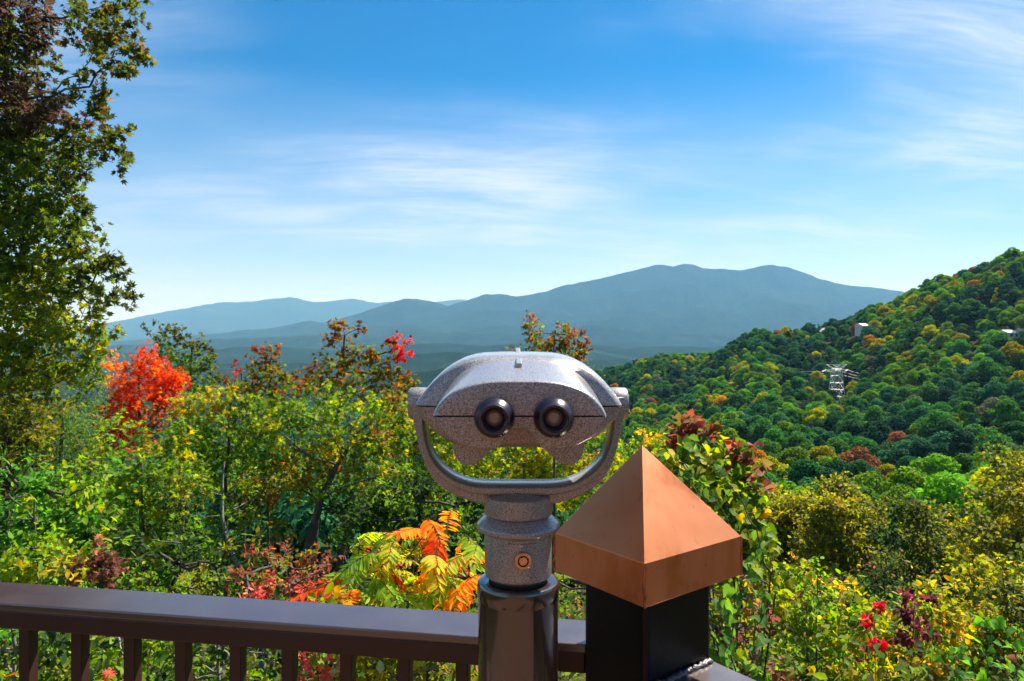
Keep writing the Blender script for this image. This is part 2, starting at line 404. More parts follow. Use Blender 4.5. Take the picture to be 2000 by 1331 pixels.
def build_deck():
    o = thing('deck', None, None); tag(o, kind='structure')
    d = W(1000, 0, 1.0)
    i = 0
    for k in range(26):
        y1 = 1.12 - k * .145
        bm = bmesh.new(); box_bm(bm, -.25, y1 - .07, -.02, 3.9, .139, .038)
        bm_obj('deck_board', bm, M_PLANK, o)
    bm = bmesh.new(); box_bm(bm, -.25, 1.16, -.13, 3.96, .04, .20); bm_obj('rim_joist', bm, M_PLANK, o)
    for x in (-2.0, -.2, 1.5):
        bm = bmesh.new(); box_bm(bm, x, .95, -1.3, .15, .15, 2.2); bm_obj('support_post', bm, M_PLANK, o)
    w = thing('lodge_wall', 'reddish brown wooden wall behind the deck, showing only as a reflection in the pipe', 'wall', (0, -2.62, 0))
    for k in range(16):
        bm = bmesh.new(); box_bm(bm, -.4, 0, .10 + k * .19, 3.2, .03, .185)
        bm_obj('siding_board', bm, M_WALL, w, bevel=.004, seg=1)
build_deck()

def build_railing():
    # left railing: runs from the post to the left and slightly away
    H = CAMZ - .4027
    bk = [Vector((.074, .990, 0)), Vector((-.857, 1.142, 0))]; fr = [Vector((.068, .908, 0)), Vector((-.786, 1.0475, 0))]
    u = (bk[1] - bk[0]).normalized(); n = Vector((-u.y, u.x, 0))
    if n.y < 0: n = -n
    ctr = (bk[0] + fr[0]) / 2; a = ctr - u * .035; L = 2.15; wd = .081
    ang = math.atan2(u.y, u.x)
    mid = a + u * L / 2
    t = thing('railing', 'dark brown metal railing with square bars, running left from the viewer pipe', 'railing', (mid.x, mid.y, 0))
    def bx(name, along, off, z, sl, sw, sh, mat, bev=.002, sg=2):
        bm = bmesh.new(); p = a + u * along + n * off - mid
        box_bm(bm, p.x, p.y, z, sl, sw, sh, ang); return bm_obj(name, bm, mat, t, bevel=bev, seg=sg)
    bx('top_plate', L / 2, 0, H - .006, L, wd, .012, M_BROWN, .0025, 3)
    bx('rail_channel', L / 2, 0, H - .0265, L - .002, wd - .006, .029, M_BROWN2, .003)
    bx('bottom_rail', L / 2, 0, .09, L, .045, .03, M_BROWN2)
    # balusters: photo pixels of their left edges on the front plane of the bars
    for px in [893, 780, 669, 556, 455, 349, 250, 148, 47] + [47 - 99 * k for k in range(1, 9)]:
        k = (px + 13 - CX) / F                          # ray x = k*y ; intersect centre line
        # (a + u s).x = k (a + u s).y
        s = (k * a.y - a.x) / (u.x - k * u.y)
        if s < L - .02: bx('baluster', s, -.004, (H - .041 + .105) / 2, .0185, .0185, H - .041 - .105, M_BROWN2, .0015)
    # post with its copper cap
    dF = .77
    Fp = W(1259, 0, dF); Fp.z = 0
    ex = Vector((.80, .60, 0)).normalized(); ey = Vector((-.60, .80, 0)).normalized()
    sx, sy = .236 * dF, .203 * dF
    c = Fp + ex * sx / 2 + ey * sy / 2
    # width of the corners checked against the photo: left corner 1077, right corner 1452
    zt = CAMZ - 436.5 / F * dF; zb = CAMZ - 522.5 / F * dF; za = CAMZ - 204.5 / F * c.y
    p = thing('railing_post', 'black steel corner post with a pyramid-shaped copper cap', 'post', (c.x, c.y, 0))
    bm = bmesh.new(); hx, hy = sx * .345, sy * .345
    pa = math.atan2(ex.y, ex.x)
    box_bm(bm, 0, 0, zt / 2, 2 * hx, 2 * hy, zt - .004, pa); bm_obj('post_tube', bm, M_BLACK, p, bevel=.008, seg=4, smooth=False)
    bm = bmesh.new()
    cor = [(-1, -1), (1, -1), (1, 1), (-1, 1)]
    R = [ex * (sx / 2 * i) + ey * (sy / 2 * j) for i, j in cor]
    apex = bm.verts.new((-.006, 0, za)); top = [bm.verts.new((v.x, v.y, zt)) for v in R]; bot = [bm.verts.new((v.x * 1.004, v.y * 1.004, zb)) for v in R]
    inn = [bm.verts.new((v.x * .985, v.y * .985, zb)) for v in R]; inn2 = [bm.verts.new((v.x * .985, v.y * .985, zt - .003)) for v in R]
    for i in range(4):
        j = (i + 1) % 4
        bm.faces.new((top[i], top[j], apex)); bm.faces.new((bot[i], bot[j], top[j], top[i]))
        bm.faces.new((bot[j], bot[i], inn[i], inn[j])); bm.faces.new((inn[i], inn2[i], inn2[j], inn[j]))
    bm.faces.new(inn2)
    for f in bm.faces: f.material_index = 0 if apex in f.verts else 1
    cap = bm_obj('copper_cap', bm, M_COPPER, p, bevel=.0022, seg=3); cap.data.materials.append(M_COPPER_RIM)
    # folded solder seams up the corners and hips
    paths = []
    for i in (0, 1, 3):
        v = R[i]
        b0 = np.array([v.x * 1.004, v.y * 1.004, zb]); b1 = np.array([v.x, v.y, zt]); b2 = np.array([-.006, 0, za])
        s = np.linspace(0, 1, 9)[:, None]
        wob = np.random.default_rng(i).normal(0, .0005, (9, 3))
        paths.append((b0 * (1 - s) + b1 * s + wob, np.full(9, .0017)))
    for q in paths:
        V, Fc = tubes([q], 6); link('solder_seam', mesh_np('solder_seam', V, Fc, M_SOLDER, smooth=True), cap)
    # thin flat bar up the back of the post
    bm = bmesh.new(); q = ex * (hx + .012) + ey * (hy * .62)
    box_bm(bm, q.x, q.y, (zt - .02) / 2, .022, .012, zt - .03, pa); bm_obj('flat_bar', bm, M_BLACK, p, bevel=.001, seg=1)
    # right railing, welded square on the right-hand post face
    HR = CAMZ - .4118
    nr = -ey; pr = Vector(c) + nr * hy
    t2 = thing('railing', 'black metal rail end welded to the right side of the copper-capped post', 'railing', (pr.x, pr.y, 0))
    LR = 1.7
    def bx2(name, off, z, l0, l1, w, h, mat, bev=.002, sg=2):
        bm = bmesh.new(); qq = nr * (l0 + l1) / 2 + ex * off
        box_bm(bm, qq.x, qq.y, z, w, l1 - l0, h, pa); return bm_obj(name, bm, mat, t2, bevel=bev, seg=sg)
    bx2('top_plate', .0, HR - .006, .001, LR, 2 * hx * .98, .012, M_BROWN)
    bx2('rail_channel', .0, HR - .0265, .001, LR, 2 * hx * .9, .029, M_BLACK)
    bx2('bottom_rail', 0, .09, .001, LR, .045, .03, M_BLACK)
    for k in range(14): bx2('baluster', 0, (HR + .06) / 2, .09 + k * .115 - .009, .09 + k * .115 + .009, .0185, HR - .145, M_BLACK, .0015)
    rng = np.random.default_rng(4)
    P = [np.array(ex) * s * hx * .97 + np.array(nr) * (.004 + rng.normal(0, .0006)) + np.array([0, 0, HR + .001 + rng.normal(0, .0007)]) for s in np.linspace(-.93, .93, 60)]
    V, Fc = tubes([(P, .0038 + .0007 * np.sin(np.arange(60) * 2.1) + rng.normal(0, .0004, 60))], 8)
    link('weld_bead', mesh_np('weld_bead', V, Fc, M_WELD, smooth=True), t2)
build_railing()

# ------------------------------------------------------------------ coin-operated binocular viewer
def hammered_mat():
    m, N = new_mat('silver_vein_powder_coat')
    co = N('ShaderNodeTexCoord').outputs['Object']
    n1 = N.noise(co, 760, 2, .6); n2 = N.noise(co, 1500, 2, .5); n3 = N.noise(co, 16, 3, .5)
    sp = N.ramp(N.math('ADD', N.math('MULTIPLY', n1, .7), N.math('MULTIPLY', n2, .3)), [(.36, (.085, .074, .069)), (.45, (.21, .19, .183)), (.58, (.41, .388, .378)), (.7, (.52, .50, .49))])
    c = N.mix(N.math('MULTIPLY', n3, .25), sp, (.17, .15, .14))
    p = N('ShaderNodeBsdfPrincipled', {'Base Color': c, 'Metallic': .22, 'Roughness': .42, 'Coat Weight': .9, 'Coat Roughness': .14})
    bp = N('ShaderNodeBump', {'Strength': .25, 'Distance': .0006, 'Height': n1}); N.l.new(bp.outputs[0], p.inputs['Normal'])
    N('ShaderNodeOutputMaterial', {0: p.outputs[0]}); return m

def build_viewer():
    M = hammered_mat()
    M_EYE = simple_mat('anodised_eyepiece', (.020, .014, .026), .30, .3, .1, 50, 0, .5)
    M_GLASS = simple_mat('coated_lens', (.20, .16, .15), .05, .0, .1, 40, 0, 1.0, .9)
    M_BRASS = simple_mat('brass_lock', (.62, .36, .20), .28, 1.0, .15, 120)
    M_DARK = simple_mat('dark_gap', (.004, .004, .004), .9, 0, .1)
    M_ALU = simple_mat('sight_metal', (.38, .38, .40), .35, .7, .1, 80)
    ax = W(1012, 0, .765); X0 = ax.x
    t = thing('binocular_viewer', 'speckled grey metal binocular viewer in a U-shaped yoke on a glossy brown pipe', 'binocular viewer', (X0, .765, 0))
    O = Vector((X0, .765, 0))
    zs = CAMZ - .0673
    up_b = [(0, 1), (.18, 1.0), (.35, .985), (.45, .955), (.55, .895), (.65, .79), (.743, .655), (.82, .50), (.894, .32), (.95, .165), (.985, .06), (1, 0)]
    up_f = [(0, 1), (.23, .995), (.38, .965), (.49, .92), (.60, .85), (.72, .735), (.80, .62), (.88, .45), (.94, .28), (.98, .12), (1, 0)]
    lo_f = [(0, 1), (.31, 1), (.45, .99), (.556, .955), (.68, .85), (.80, .68), (.90, .46), (.964, .25), (.99, .1), (1, 0)]
    lo_b = [(0, 1), (.45, 1), (.60, .93), (.72, .80), (.83, .60), (.92, .36), (.97, .17), (1, 0)]
    def pf(tab, s): return np.interp(s, [q[0] for q in tab], [q[1] for q in tab])
    S = np.concatenate([np.linspace(-1, -.9, 9), np.linspace(-.88, .88, 61), np.linspace(.9, 1, 9)])
    notch = lambda s: np.interp(np.abs(s), [0, .075, .12, .26, .33, 1], [.36, .36, .45, .96, 1, 1])
    # stations: depth, half width, upper height, lower height, face<->body mix, notch amount, z shift
    st = [(.6062, .0735, .0285, .0265, 0, 1), (.6068, .0755, .0297, .0280, 0, 1), (.6085, .0770, .0308, .0292, 0, 1), (.6125, .0778, .0316, .0298, 0, 1),
          (.630, .0790, .0342, .0306, .08, 1), (.655, .0803, .0385, .0318, .25, 1), (.675, .0815, .0420, .0332, .45, .95), (.690, .0828, .0445, .0345, .6, .7),
          (.697, .0850, .0458, .0355, .7, .5), (.700, .0990, .0470, .0385, .85, .3), (.7025, .1035, .0480, .0405, .95, .15), (.707, .1065, .0495, .0425, 1, .05), (.720, .1085, .0515, .0445, 1, 0), (.745, .1090, .0532, .0455, 1, 0),
          (.785, .1088, .0540, .0455, 1, 0), (.83, .1050, .0530, .0450, 1, 0), (.87, .0965, .049, .043, 1, 0), (.897, .085, .042, .039, 1, 0), (.905, .074, .034, .036, 1, 0)]
    def shell(name, sign):
        bm = bmesh.new(); rings = []
        for d, w, hu, hl, mx, nk in st:
            ring = []
            for s in S:
                a = abs(s)
                if sign > 0: z = hu * (pf(up_f, a) * (1 - mx) + pf(up_b, a) * mx)
                else:
                    z = hl * (pf(lo_f, a) * (1 - mx) + pf(lo_b, a) * mx); z *= (1 - nk) + nk * notch(s)
                ring.append(bm.verts.new((X0 + s * w, d, zs + sign * (z + .0007))))
            rings.append(ring)
        nS = len(S)
        for r0, r1 in zip(rings, rings[1:]):
            for i in range(nS - 1): bm.faces.new((r0[i], r0[i + 1], r1[i + 1], r1[i]))
            # seam side (flat plate between the two tips)
            bm.faces.new((r0[0], r1[0], r1[-1], r0[-1]))
        for r in (rings[0], rings[-1]):
            # end faces as vertical strips down to the seam line
            base = [bm.verts.new((v.co.x, v.co.y, zs + sign * .0007)) for v in r[1:-1]]
            base = [r[0]] + base + [r[-1]]
            for i in range(nS - 1):
                vs_ = [r[i], r[i + 1], base[i + 1], base[i]]
                vs_ = [v for k, v in enumerate(vs_) if v not in vs_[:k]]
                if len(vs_) >= 3: bm.faces.new(vs_)
        o = bm_obj(name, bm, M, t, off=O)
        me = o.data; me.polygons.foreach_set('use_smooth', np.ones(len(me.polygons), bool))
        me.set_sharp_from_angle(angle=rad(48))
        return o
    shell('upper_shell', 1); lower = shell('lower_shell', -1)
    bm = bmesh.new(); prism_bm(bm, [Vector((X0 + a, .612, zs + b)) for a, b in ((-.070, -.003), (.070, -.003), (.070, .003), (-.070, .003))], (0, .27, 0))
    bm_obj('seam_filler', bm, M_DARK, t, off=O)  # dark core added inside the shells to block light through the seam
    # drooping lens hoods under the body
    lob = [(446, 770), (448, 850), (456, 890), (472, 925), (497, 952), (528, 967), (560, 972), (592, 968), (622, 955), (650, 930), (690, 890), (735, 845), (735, 770)]
    for sgn in (-1, 1):
        bm = bmesh.new(); pts = []
        for cx, cyy in lob:
            p = W(760 + cx * .278, 640 + cyy * .278, .712); xx = p.x - X0
            pts.append(Vector((X0 + (xx if sgn < 0 else -xx), .712, p.z)))
        prism_bm(bm, pts, (0, .165, .006)); o = bm_obj('lens_hood', bm, M, t, bevel=.0022, seg=3, off=O)
    # eyepieces
    for px in (966, 1081):
        c = W(px, 815, .604); e = thing('eyepiece', None, None, c - O); e.parent = t
        prof = [(.0178, .004), (.0180, -.003), (.0177, -.007), (.0164, -.0105), (.0143, -.0128), (.0134, -.0150), (.0131, -.0185), (.0125, -.0200), (.0113, -.0203), (.0104, -.0195), (.0101, -.0165), (.0096, -.0160), (.0094, -.0140), (.0089, -.0135), (.0087, -.0110), (.0082, -.0105), (.0081, -.006)]
        bm = bmesh.new(); lathe_bm(bm, prof, 56, 'Y', cap=False); o = bm_obj('barrel', bm, M_EYE, e)
        o.data.polygons.foreach_set('use_smooth', np.ones(len(o.data.polygons), bool)); o.data.set_sharp_from_angle(angle=rad(40))
        g = [(.0001 + .0082 * math.sin(a), -.0066 - .0036 * (math.cos(a) - .0)) for a in np.linspace(0, math.pi / 2, 10)]
        bm = bmesh.new(); lathe_bm(bm, g, 40, 'Y', cap=False); bm_obj('lens', bm, M_GLASS, e, smooth=False).data.polygons.foreach_set('use_smooth', np.ones(40 * 9, bool))
    # sighting bar on top
    bm = bmesh.new(); a = W(1015, 723, .665); b = W(1006, 685, .80)
    zt = zs + .046
    pts = [(a.x - .0028, a.y, zs + .0385), (a.x + .0028, a.y, zs + .0385), (a.x + .0028, a.y, zs + .0452), (a.x - .0028, a.y, zs + .0452)]
    q = [(X0 - .0026, .80, zs + .050), (X0 + .0026, .80, zs + .050), (X0 + .0026, .80, zs + .0590), (X0 - .0026, .80, zs + .0590)]
    A = [bm.verts.new((X0 + (k[0] - a.x), k[1], k[2])) for k in pts]; B = [bm.verts.new(k) for k in q]
    bm.faces.new(A); bm.faces.new(B[::-1])
    for i in range(4): bm.faces.new((A[i], A[(i + 1) % 4], B[(i + 1) % 4], B[i]))
    bm_obj('sighting_bar', bm, M_ALU, t, bevel=.0008, off=O)
    # yoke
    outer = [(150, 490), (149, 560), (162, 640), (178, 720), (198, 810), (222, 900), (255, 985), (305, 1065), (372, 1132), (455, 1182), (560, 1222), (680, 1250), (800, 1260), (912, 1262)]
    inner = [(252, 490), (250, 560), (248, 640), (252, 715), (263, 785), (282, 855), (316, 925), (365, 985), (425, 1035), (495, 1073), (575, 1097), (660, 1106), (800, 1108), (912, 1108)]
    def dens(L, m=4):
        L = np.array(L, float); k = np.arange(len(L)); kk = np.linspace(0, len(L) - 1, (len(L) - 1) * m + 1)
        out = []
        for c in (0, 1):
            v = L[:, c]; mt = np.gradient(v); i = np.minimum(kk.astype(int), len(L) - 2); f = kk - i
            out.append((2 * f**3 - 3 * f**2 + 1) * v[i] + (f**3 - 2 * f**2 + f) * mt[i] + (-2 * f**3 + 3 * f**2) * v[i + 1] + (f**3 - f**2) * mt[i + 1])
        return np.stack(out, 1)
    o_, i_ = dens(outer), dens(inner)
    def full(Lp):
        P = []
        for cx, cyy in Lp:
            p = W(760 + cx * .278, 640 + cyy * .278, .750); P.append((X0 - abs(p.x - X0) if cx < 912 else X0, p.z))
        return P + [(2 * X0 - x, z) for x, z in P[-2::-1]]
    Of, If = full(o_), full(i_)
    bm = bmesh.new(); rings = []
    for (ox, oz), (ix, iz) in zip(Of, If):
        def mixp(f, y): return bm.verts.new((ox + (ix - ox) * f, y, oz + (iz - oz) * f))
        rings.append([mixp(0, .755), mixp(.10, .7505), mixp(.46, .7500), mixp(.52, .7490), mixp(.60, .7440), mixp(.66, .7425), mixp(.93, .7425), mixp(1, .7460), mixp(1, .7840), mixp(.93, .7875), mixp(.10, .7875), mixp(0, .783)])
    for r0, r1 in zip(rings, rings[1:]):
        for k in range(12): bm.faces.new((r0[k], r0[(k + 1) % 12], r1[(k + 1) % 12], r1[k]))
    bm.faces.new(rings[0]); bm.faces.new(rings[-1])
    o = bm_obj('yoke', bm, M, t, bevel=.0012, seg=2, off=O)
    o.data.polygons.foreach_set('use_smooth', np.ones(len(o.data.polygons), bool)); o.data.set_sharp_from_angle(angle=rad(38))
    zk = W(0, 640 + 535 * .278, .765).z
    for sgn in (-1, 1):
        bm = bmesh.new(); x0 = X0 + sgn * .0965; x1 = X0 + sgn * .1228
        prof = [(.006, x0), (.0165, x0), (.0178, x0 + sgn * .002), (.0182, (x0 + x1) / 2), (.0178, x1 - sgn * .003), (.0160, x1 - sgn * .0008), (.006, x1)]
        lathe_bm(bm, [(r, h) for r, h in prof], 40, 'X', (0, .767, zk)); o = bm_obj('pivot_knob', bm, M, t, off=O)
        o.data.polygons.foreach_set('use_smooth', np.ones(len(o.data.polygons), bool)); o.data.set_sharp_from_angle(angle=rad(40))
    # turned column under the yoke
    k = .765 / F
    def Z(py): return CAMZ - (py - CY) * k
    def col(name, prof, mat, n=72):
        bm = bmesh.new(); lathe_bm(bm, [(r * k, Z(py)) for r, py in prof], n, 'Z', (X0, .765, 0))
        o = bm_obj(name, bm, mat, t, off=O); o.data.polygons.foreach_set('use_smooth', np.ones(len(o.data.polygons), bool)); o.data.set_sharp_from_angle(angle=rad(32)); return o
    col('swivel_collar', [(20, 944), (33, 950), (44, 958), (58, 963), (64, 964.5), (66.5, 967), (67, 971), (66.5, 999), (65, 1002), (59, 1003), (59, 1006)], M)
    col('flange', [(58, 1002), (61, 1003), (63, 1004.5), (70, 1010), (79, 1019), (81, 1021.5), (81.5, 1024), (81, 1029), (79, 1031.5), (66, 1038), (64, 1040)], M)
    barrel = col('barrel', [(62, 1036), (65, 1037), (65.5, 1040), (65.5, 1115), (64, 1120), (60, 1123), (57, 1126)], M)
    col('gap_ring', [(57, 1121), (57, 1134)], M_DARK)
    col('pipe', [(20, 1131.5), (62, 1131.5), (66, 1131), (73, 1131.3), (77.5, 1133), (79.6, 1136.5), (80, 1141), (79.7, 1160), (78.2, 1163), (78, 1166), (78, CY + CAMZ / k - 2)], M_PIPE)
    # lock on its raised pad
    lx = X0 + 8 * k; zl = Z(1073)
    bm = bmesh.new(); R0 = 65.5 * k + .0016
    def onb(dx, dz, r): a = (8 * k + dx) / R0; return (X0 + r * math.sin(a), .765 - r * math.cos(a), zl + dz)
    outl = [(-.0158, .0165), (-.0145, .002), (-.0128, -.008), (-.009, -.0138), (-.003, -.0162), (.003, -.0162), (.009, -.0138), (.0128, -.008), (.0145, .002), (.0158, .0165), (0, .0168)]
    cv = bm.verts.new(onb(0, 0, R0)); ring = [bm.verts.new(onb(a, b, R0)) for a, b in outl]; rim = [bm.verts.new(onb(a * 1.06, b * 1.06, R0 - .003)) for a, b in outl]
    for i in range(len(outl)):
        j = (i + 1) % len(outl); bm.faces.new((cv, ring[i], ring[j])); bm.faces.new((ring[i], rim[i], rim[j], ring[j]))
    bm_obj('lock_pad', bm, M, t, off=O)
    c = Vector(onb(0, 0, R0)); lk = thing('lock', None, None, c - O, rotz=math.atan2(8 * k, R0)); lk.parent = t
    bm = bmesh.new(); lathe_bm(bm, [(.0092, .003), (.0092, -.0035), (.0086, -.0042), (.0060, -.0042), (.0058, -.003), (.0046, -.003), (.0044, -.0040), (.0001, -.0040)], 40, 'Y', cap=False); bm_obj('lock_face', bm, M_BRASS, lk)
    for i in range(4):
        bm = bmesh.new(); a = math.pi / 2 * i + .4; box_bm(bm, .0052 * math.cos(a), -.0038, .0052 * math.sin(a), .0020, .001, .0020); bm_obj('key_notch', bm, M_DARK, lk)
    bm = bmesh.new(); lathe_bm(bm, [(.0059, -.0033), (.0047, -.0033)], 32, 'Y', cap=False); bm_obj('keyway', bm, M_DARK, lk)
build_viewer()

# ------------------------------------------------------------------ foliage tools
DENS = 2.7
def tmpl_oval(fold=.18, w=.30):
    """simple pointed leaf along +X, base at origin, 6 triangles"""
    V = np.array([(0, 0, 0), (.35, w, fold * w), (.75, w * .72, fold * w), (1, 0, -.04), (.75, -w * .72, fold * w), (.35, -w, fold * w)])
    Fc = np.array([(0, 2, 1), (0, 3, 2), (0, 4, 3), (0, 5, 4)])
    return V, Fc
def tmpl_lobed():
    """five-lobed maple / oak leaf, 10 triangles"""
    P = [(0, 0)]
    tips = [(-62, .55), (-30, .88), (0, 1.05), (30, .88), (62, .55)]
    sin = [(-46, .40), (-15, .52), (15, .52), (46, .40)]
    for k in range(5):
        a, r = tips[k]; P.append((r * math.cos(rad(a)) * .95, r * math.sin(rad(a))))
        if k < 4:
            a, r = sin[k]; P.append((r * math.cos(rad(a)), r * math.sin(rad(a))))
    V = np.array([(x, y, .10 * abs(y) - .05 * x * x) for x, y in P] + [(.34, 0, .0)])
    c = len(P); n = len(P)
    Fc = np.array([(i, (i + 1) % n, c) for i in range(n)])
    return V, Fc
def tmpl_heart():
    P = [(0, 0), (-.10, .18), (-.06, .36), (.12, .47), (.36, .44), (.62, .28), (.84, .11), (1.0, 0), (.84, -.11), (.62, -.28), (.36, -.44), (.12, -.47), (-.06, -.36), (-.10, -.18)]
    V = np.array([(x, y, .22 * abs(y) - .10 * x * x) for x, y in P] + [(.4, 0, -.01)])
    n = len(P); return V, np.array([(i, (i + 1) % n, n) for i in range(n)])
def tmpl_quad():
    return np.array([(-.5, -.5, 0), (.5, -.42, .08), (.46, .5, 0), (-.42, .46, .08)]), np.array([(0, 1, 2), (0, 2, 3)])
OVAL, NARROW, LOBED, HEART, QUAD = tmpl_oval(), tmpl_oval(.2, .17), tmpl_lobed(), tmpl_heart(), tmpl_quad()

def frames(X, Nn):
    X = X / (np.linalg.norm(X, axis=1, keepdims=True) + 1e-9)
    Y = np.cross(Nn, X); Y /= np.linalg.norm(Y, axis=1, keepdims=True) + 1e-9
    Z = np.cross(X, Y)
    return np.stack([X, Y, Z], 2)

def leaves_mesh(name, tmpl, P, X, Nn, S, C, mat=None):
    Vt, Ft = tmpl; n = len(P); k = len(Vt)
    R = frames(X, Nn)
    V = np.einsum('nij,kj->nki', R, Vt) * S[:, None, None] + P[:, None, :]
    Fa = (Ft[None] + (np.arange(n) * k)[:, None, None]).reshape(-1, Ft.shape[1])
    return mesh_np(name, V.reshape(-1, 3), [Fa], mat or LEAF, np.repeat(C, k, 0))

PAL = dict(
    oak=[((.055, .105, .014), 5), ((.085, .150, .016), 4), ((.030, .062, .012), 4), ((.15, .19, .02), 1.5)],
    oaktop=[((.060, .095, .016), 4), ((.030, .05, .012), 4), ((.10, .12, .02), 2), ((.14, .09, .02), .6)],
    oakbrown=[((.055, .035, .025), 4), ((.040, .05, .018), 3), ((.09, .05, .03), 2)],
    oaklow=[((.16, .22, .018), 4), ((.09, .17, .018), 4), ((.24, .26, .02), 2), ((.05, .10, .015), 2)],
    green=[((.075, .17, .018), 5), ((.05, .12, .016), 4), ((.12, .22, .022), 3), ((.19, .26, .02), 1)],
    bright=[((.12, .25, .02), 5), ((.08, .18, .018), 3), ((.20, .30, .022), 3), ((.30, .30, .02), .7)],
    yellowgreen=[((.20, .25, .018), 5), ((.13, .20, .018), 4), ((.28, .29, .02), 3), ((.40, .32, .02), 1), ((.32, .14, .02), .5)],
    dark=[((.022, .058, .014), 5), ((.035, .085, .018), 4), ((.015, .035, .010), 3)],
    fresh=[((.06, .20, .025), 5), ((.04, .13, .02), 4), ((.10, .27, .03), 3)],
    red=[((.42, .055, .012), 4), ((.52, .10, .014), 4), ((.30, .035, .015), 3), ((.60, .19, .02), 2), ((.20, .14, .02), 1)],
    orange=[((.62, .20, .014), 4), ((.50, .13, .012), 3), ((.55, .30, .02), 2), ((.36, .07, .012), 1)],
    maple=[((.085, .13, .018), 5), ((.14, .17, .018), 3), ((.22, .11, .02), 2), ((.28, .06, .018), 1.4), ((.05, .09, .014), 2)],
    mapletip=[((.17, .065, .022), 4), ((.25, .09, .02), 2), ((.12, .13, .02), 4), ((.10, .05, .02), 2)],
    crimson=[((.42, .03, .02), 4), ((.28, .03, .025), 3), ((.50, .08, .03), 1)],
    russet=[((.15, .07, .045), 4), ((.20, .10, .06), 3), ((.10, .05, .035), 3), ((.08, .09, .03), 1)],
    pink=[((.50, .14, .11), 4), ((.42, .09, .07), 3), ((.55, .24, .16), 2)],
    vine=[((.10, .20, .02), 5), ((.06, .14, .018), 4), ((.19, .26, .022), 2), ((.36, .34, .02), 1)],
    vinered=[((.17, .06, .04), 4), ((.26, .09, .06), 3), ((.10, .07, .03), 3), ((.10, .13, .02), 2)],
    mixed=[((.14, .22, .02), 5), ((.09, .16, .02), 4), ((.26, .28, .02), 3), ((.45, .36, .02), 1.5), ((.22, .10, .06), 1), ((.05, .09, .016), 3)],
    purple=[((.10, .025, .035), 4), ((.15, .04, .045), 3), ((.07, .03, .03), 2)],
    yellow=[((.52, .40, .02), 4), ((.40, .34, .02), 3), ((.55, .30, .02), 1)],
    olive=[((.14, .17, .02), 5), ((.09, .13, .018), 4), ((.22, .22, .02), 3), ((.05, .08, .015), 3)],
    olivedark=[((.05, .085, .015), 5), ((.09, .12, .018), 3), ((.03, .05, .012), 3), ((.15, .15, .02), 1)],
)
def pal_pick(rng, pal, n):
    P = PAL[pal]; w = np.array([p[1] for p in P], float); w /= w.sum()
    return np.array([p[0] for p in P])[rng.choice(len(P), n, p=w)] * np.array([1.62, 1.40, 1.40])

def clump(rng, c, r, twigs, lpt, tl, leaf, pal, up=.25, droop=0.0, flat=.55, hollow=2.4):
    """twigs with leaves spread through an ellipsoid: returns leaf arrays + twig paths"""
    c = np.array(c); r = np.array(r)
    D = rng.normal(size=(twigs, 3)); D /= np.linalg.norm(D, axis=1, keepdims=True)
    rr = rng.random(twigs) ** (1 / hollow)
    O = c + D * r * (rr * .95)[:, None]
    dirn = D * .75 + rng.normal(size=(twigs, 3)) * .55 + np.array([0, 0, up]); dirn /= np.linalg.norm(dirn, axis=1, keepdims=True)
    L = tl * rng.uniform(.55, 1.25, twigs)
    tt = np.linspace(.12, 1, lpt)
    P = O[:, None, :] + dirn[:, None, :] * (tt[None, :, None] * L[:, None, None]) - np.array([0, 0, 1]) * (droop * (tt ** 2)[None, :, None] * L[:, None, None])
    n = twigs * lpt; P = P.reshape(n, 3) + rng.normal(0, leaf * .28, (n, 3))
    X = np.repeat(dirn, lpt, 0) * .6 + rng.normal(size=(n, 3)) * .75; X[:, 2] -= .25
    Nn = rng.normal(size=(n, 3)) * flat + np.array([0, 0, .8]) + np.repeat(D, lpt, 0) * .35
    S = leaf * rng.uniform(.65, 1.25, n)
    base = pal_pick(rng, pal, twigs)
    own = pal_pick(rng, pal, n)
    C = np.repeat(base, lpt, 0) * .62 + own * .38
    C *= rng.uniform(.72, 1.28, (n, 1)); C *= rng.uniform(.9, 1.1, (n, 3))
    tw = [(np.array([o, o + d * l * .5 - np.array([0, 0, droop * l * .2]), o + d * l - np.array([0, 0, droop * l])]), np.array([.006, .004, .002]) * (leaf / .1)) for o, d, l in zip(O, dirn, L)]
    return P, X, Nn, S, np.clip(C, 0, .9), tw

def limb(rng, a, b, r0, r1, sag=.12, k=7, wig=.05):
    a, b = np.array(a), np.array(b); L = np.linalg.norm(b - a); s = np.linspace(0, 1, k)[:, None]
    P = a * (1 - s) + b * s
    P = P + np.array([0, 0, 1]) * (4 * s * (1 - s)) * (-sag * L * .25) + np.concatenate([[[0, 0, 0]], np.cumsum(rng.normal(0, wig * L / k, (k - 2, 3)), 0), [[0, 0, 0]]]) * np.sin(np.pi * s)
    return P, np.linspace(r0, r1, k)

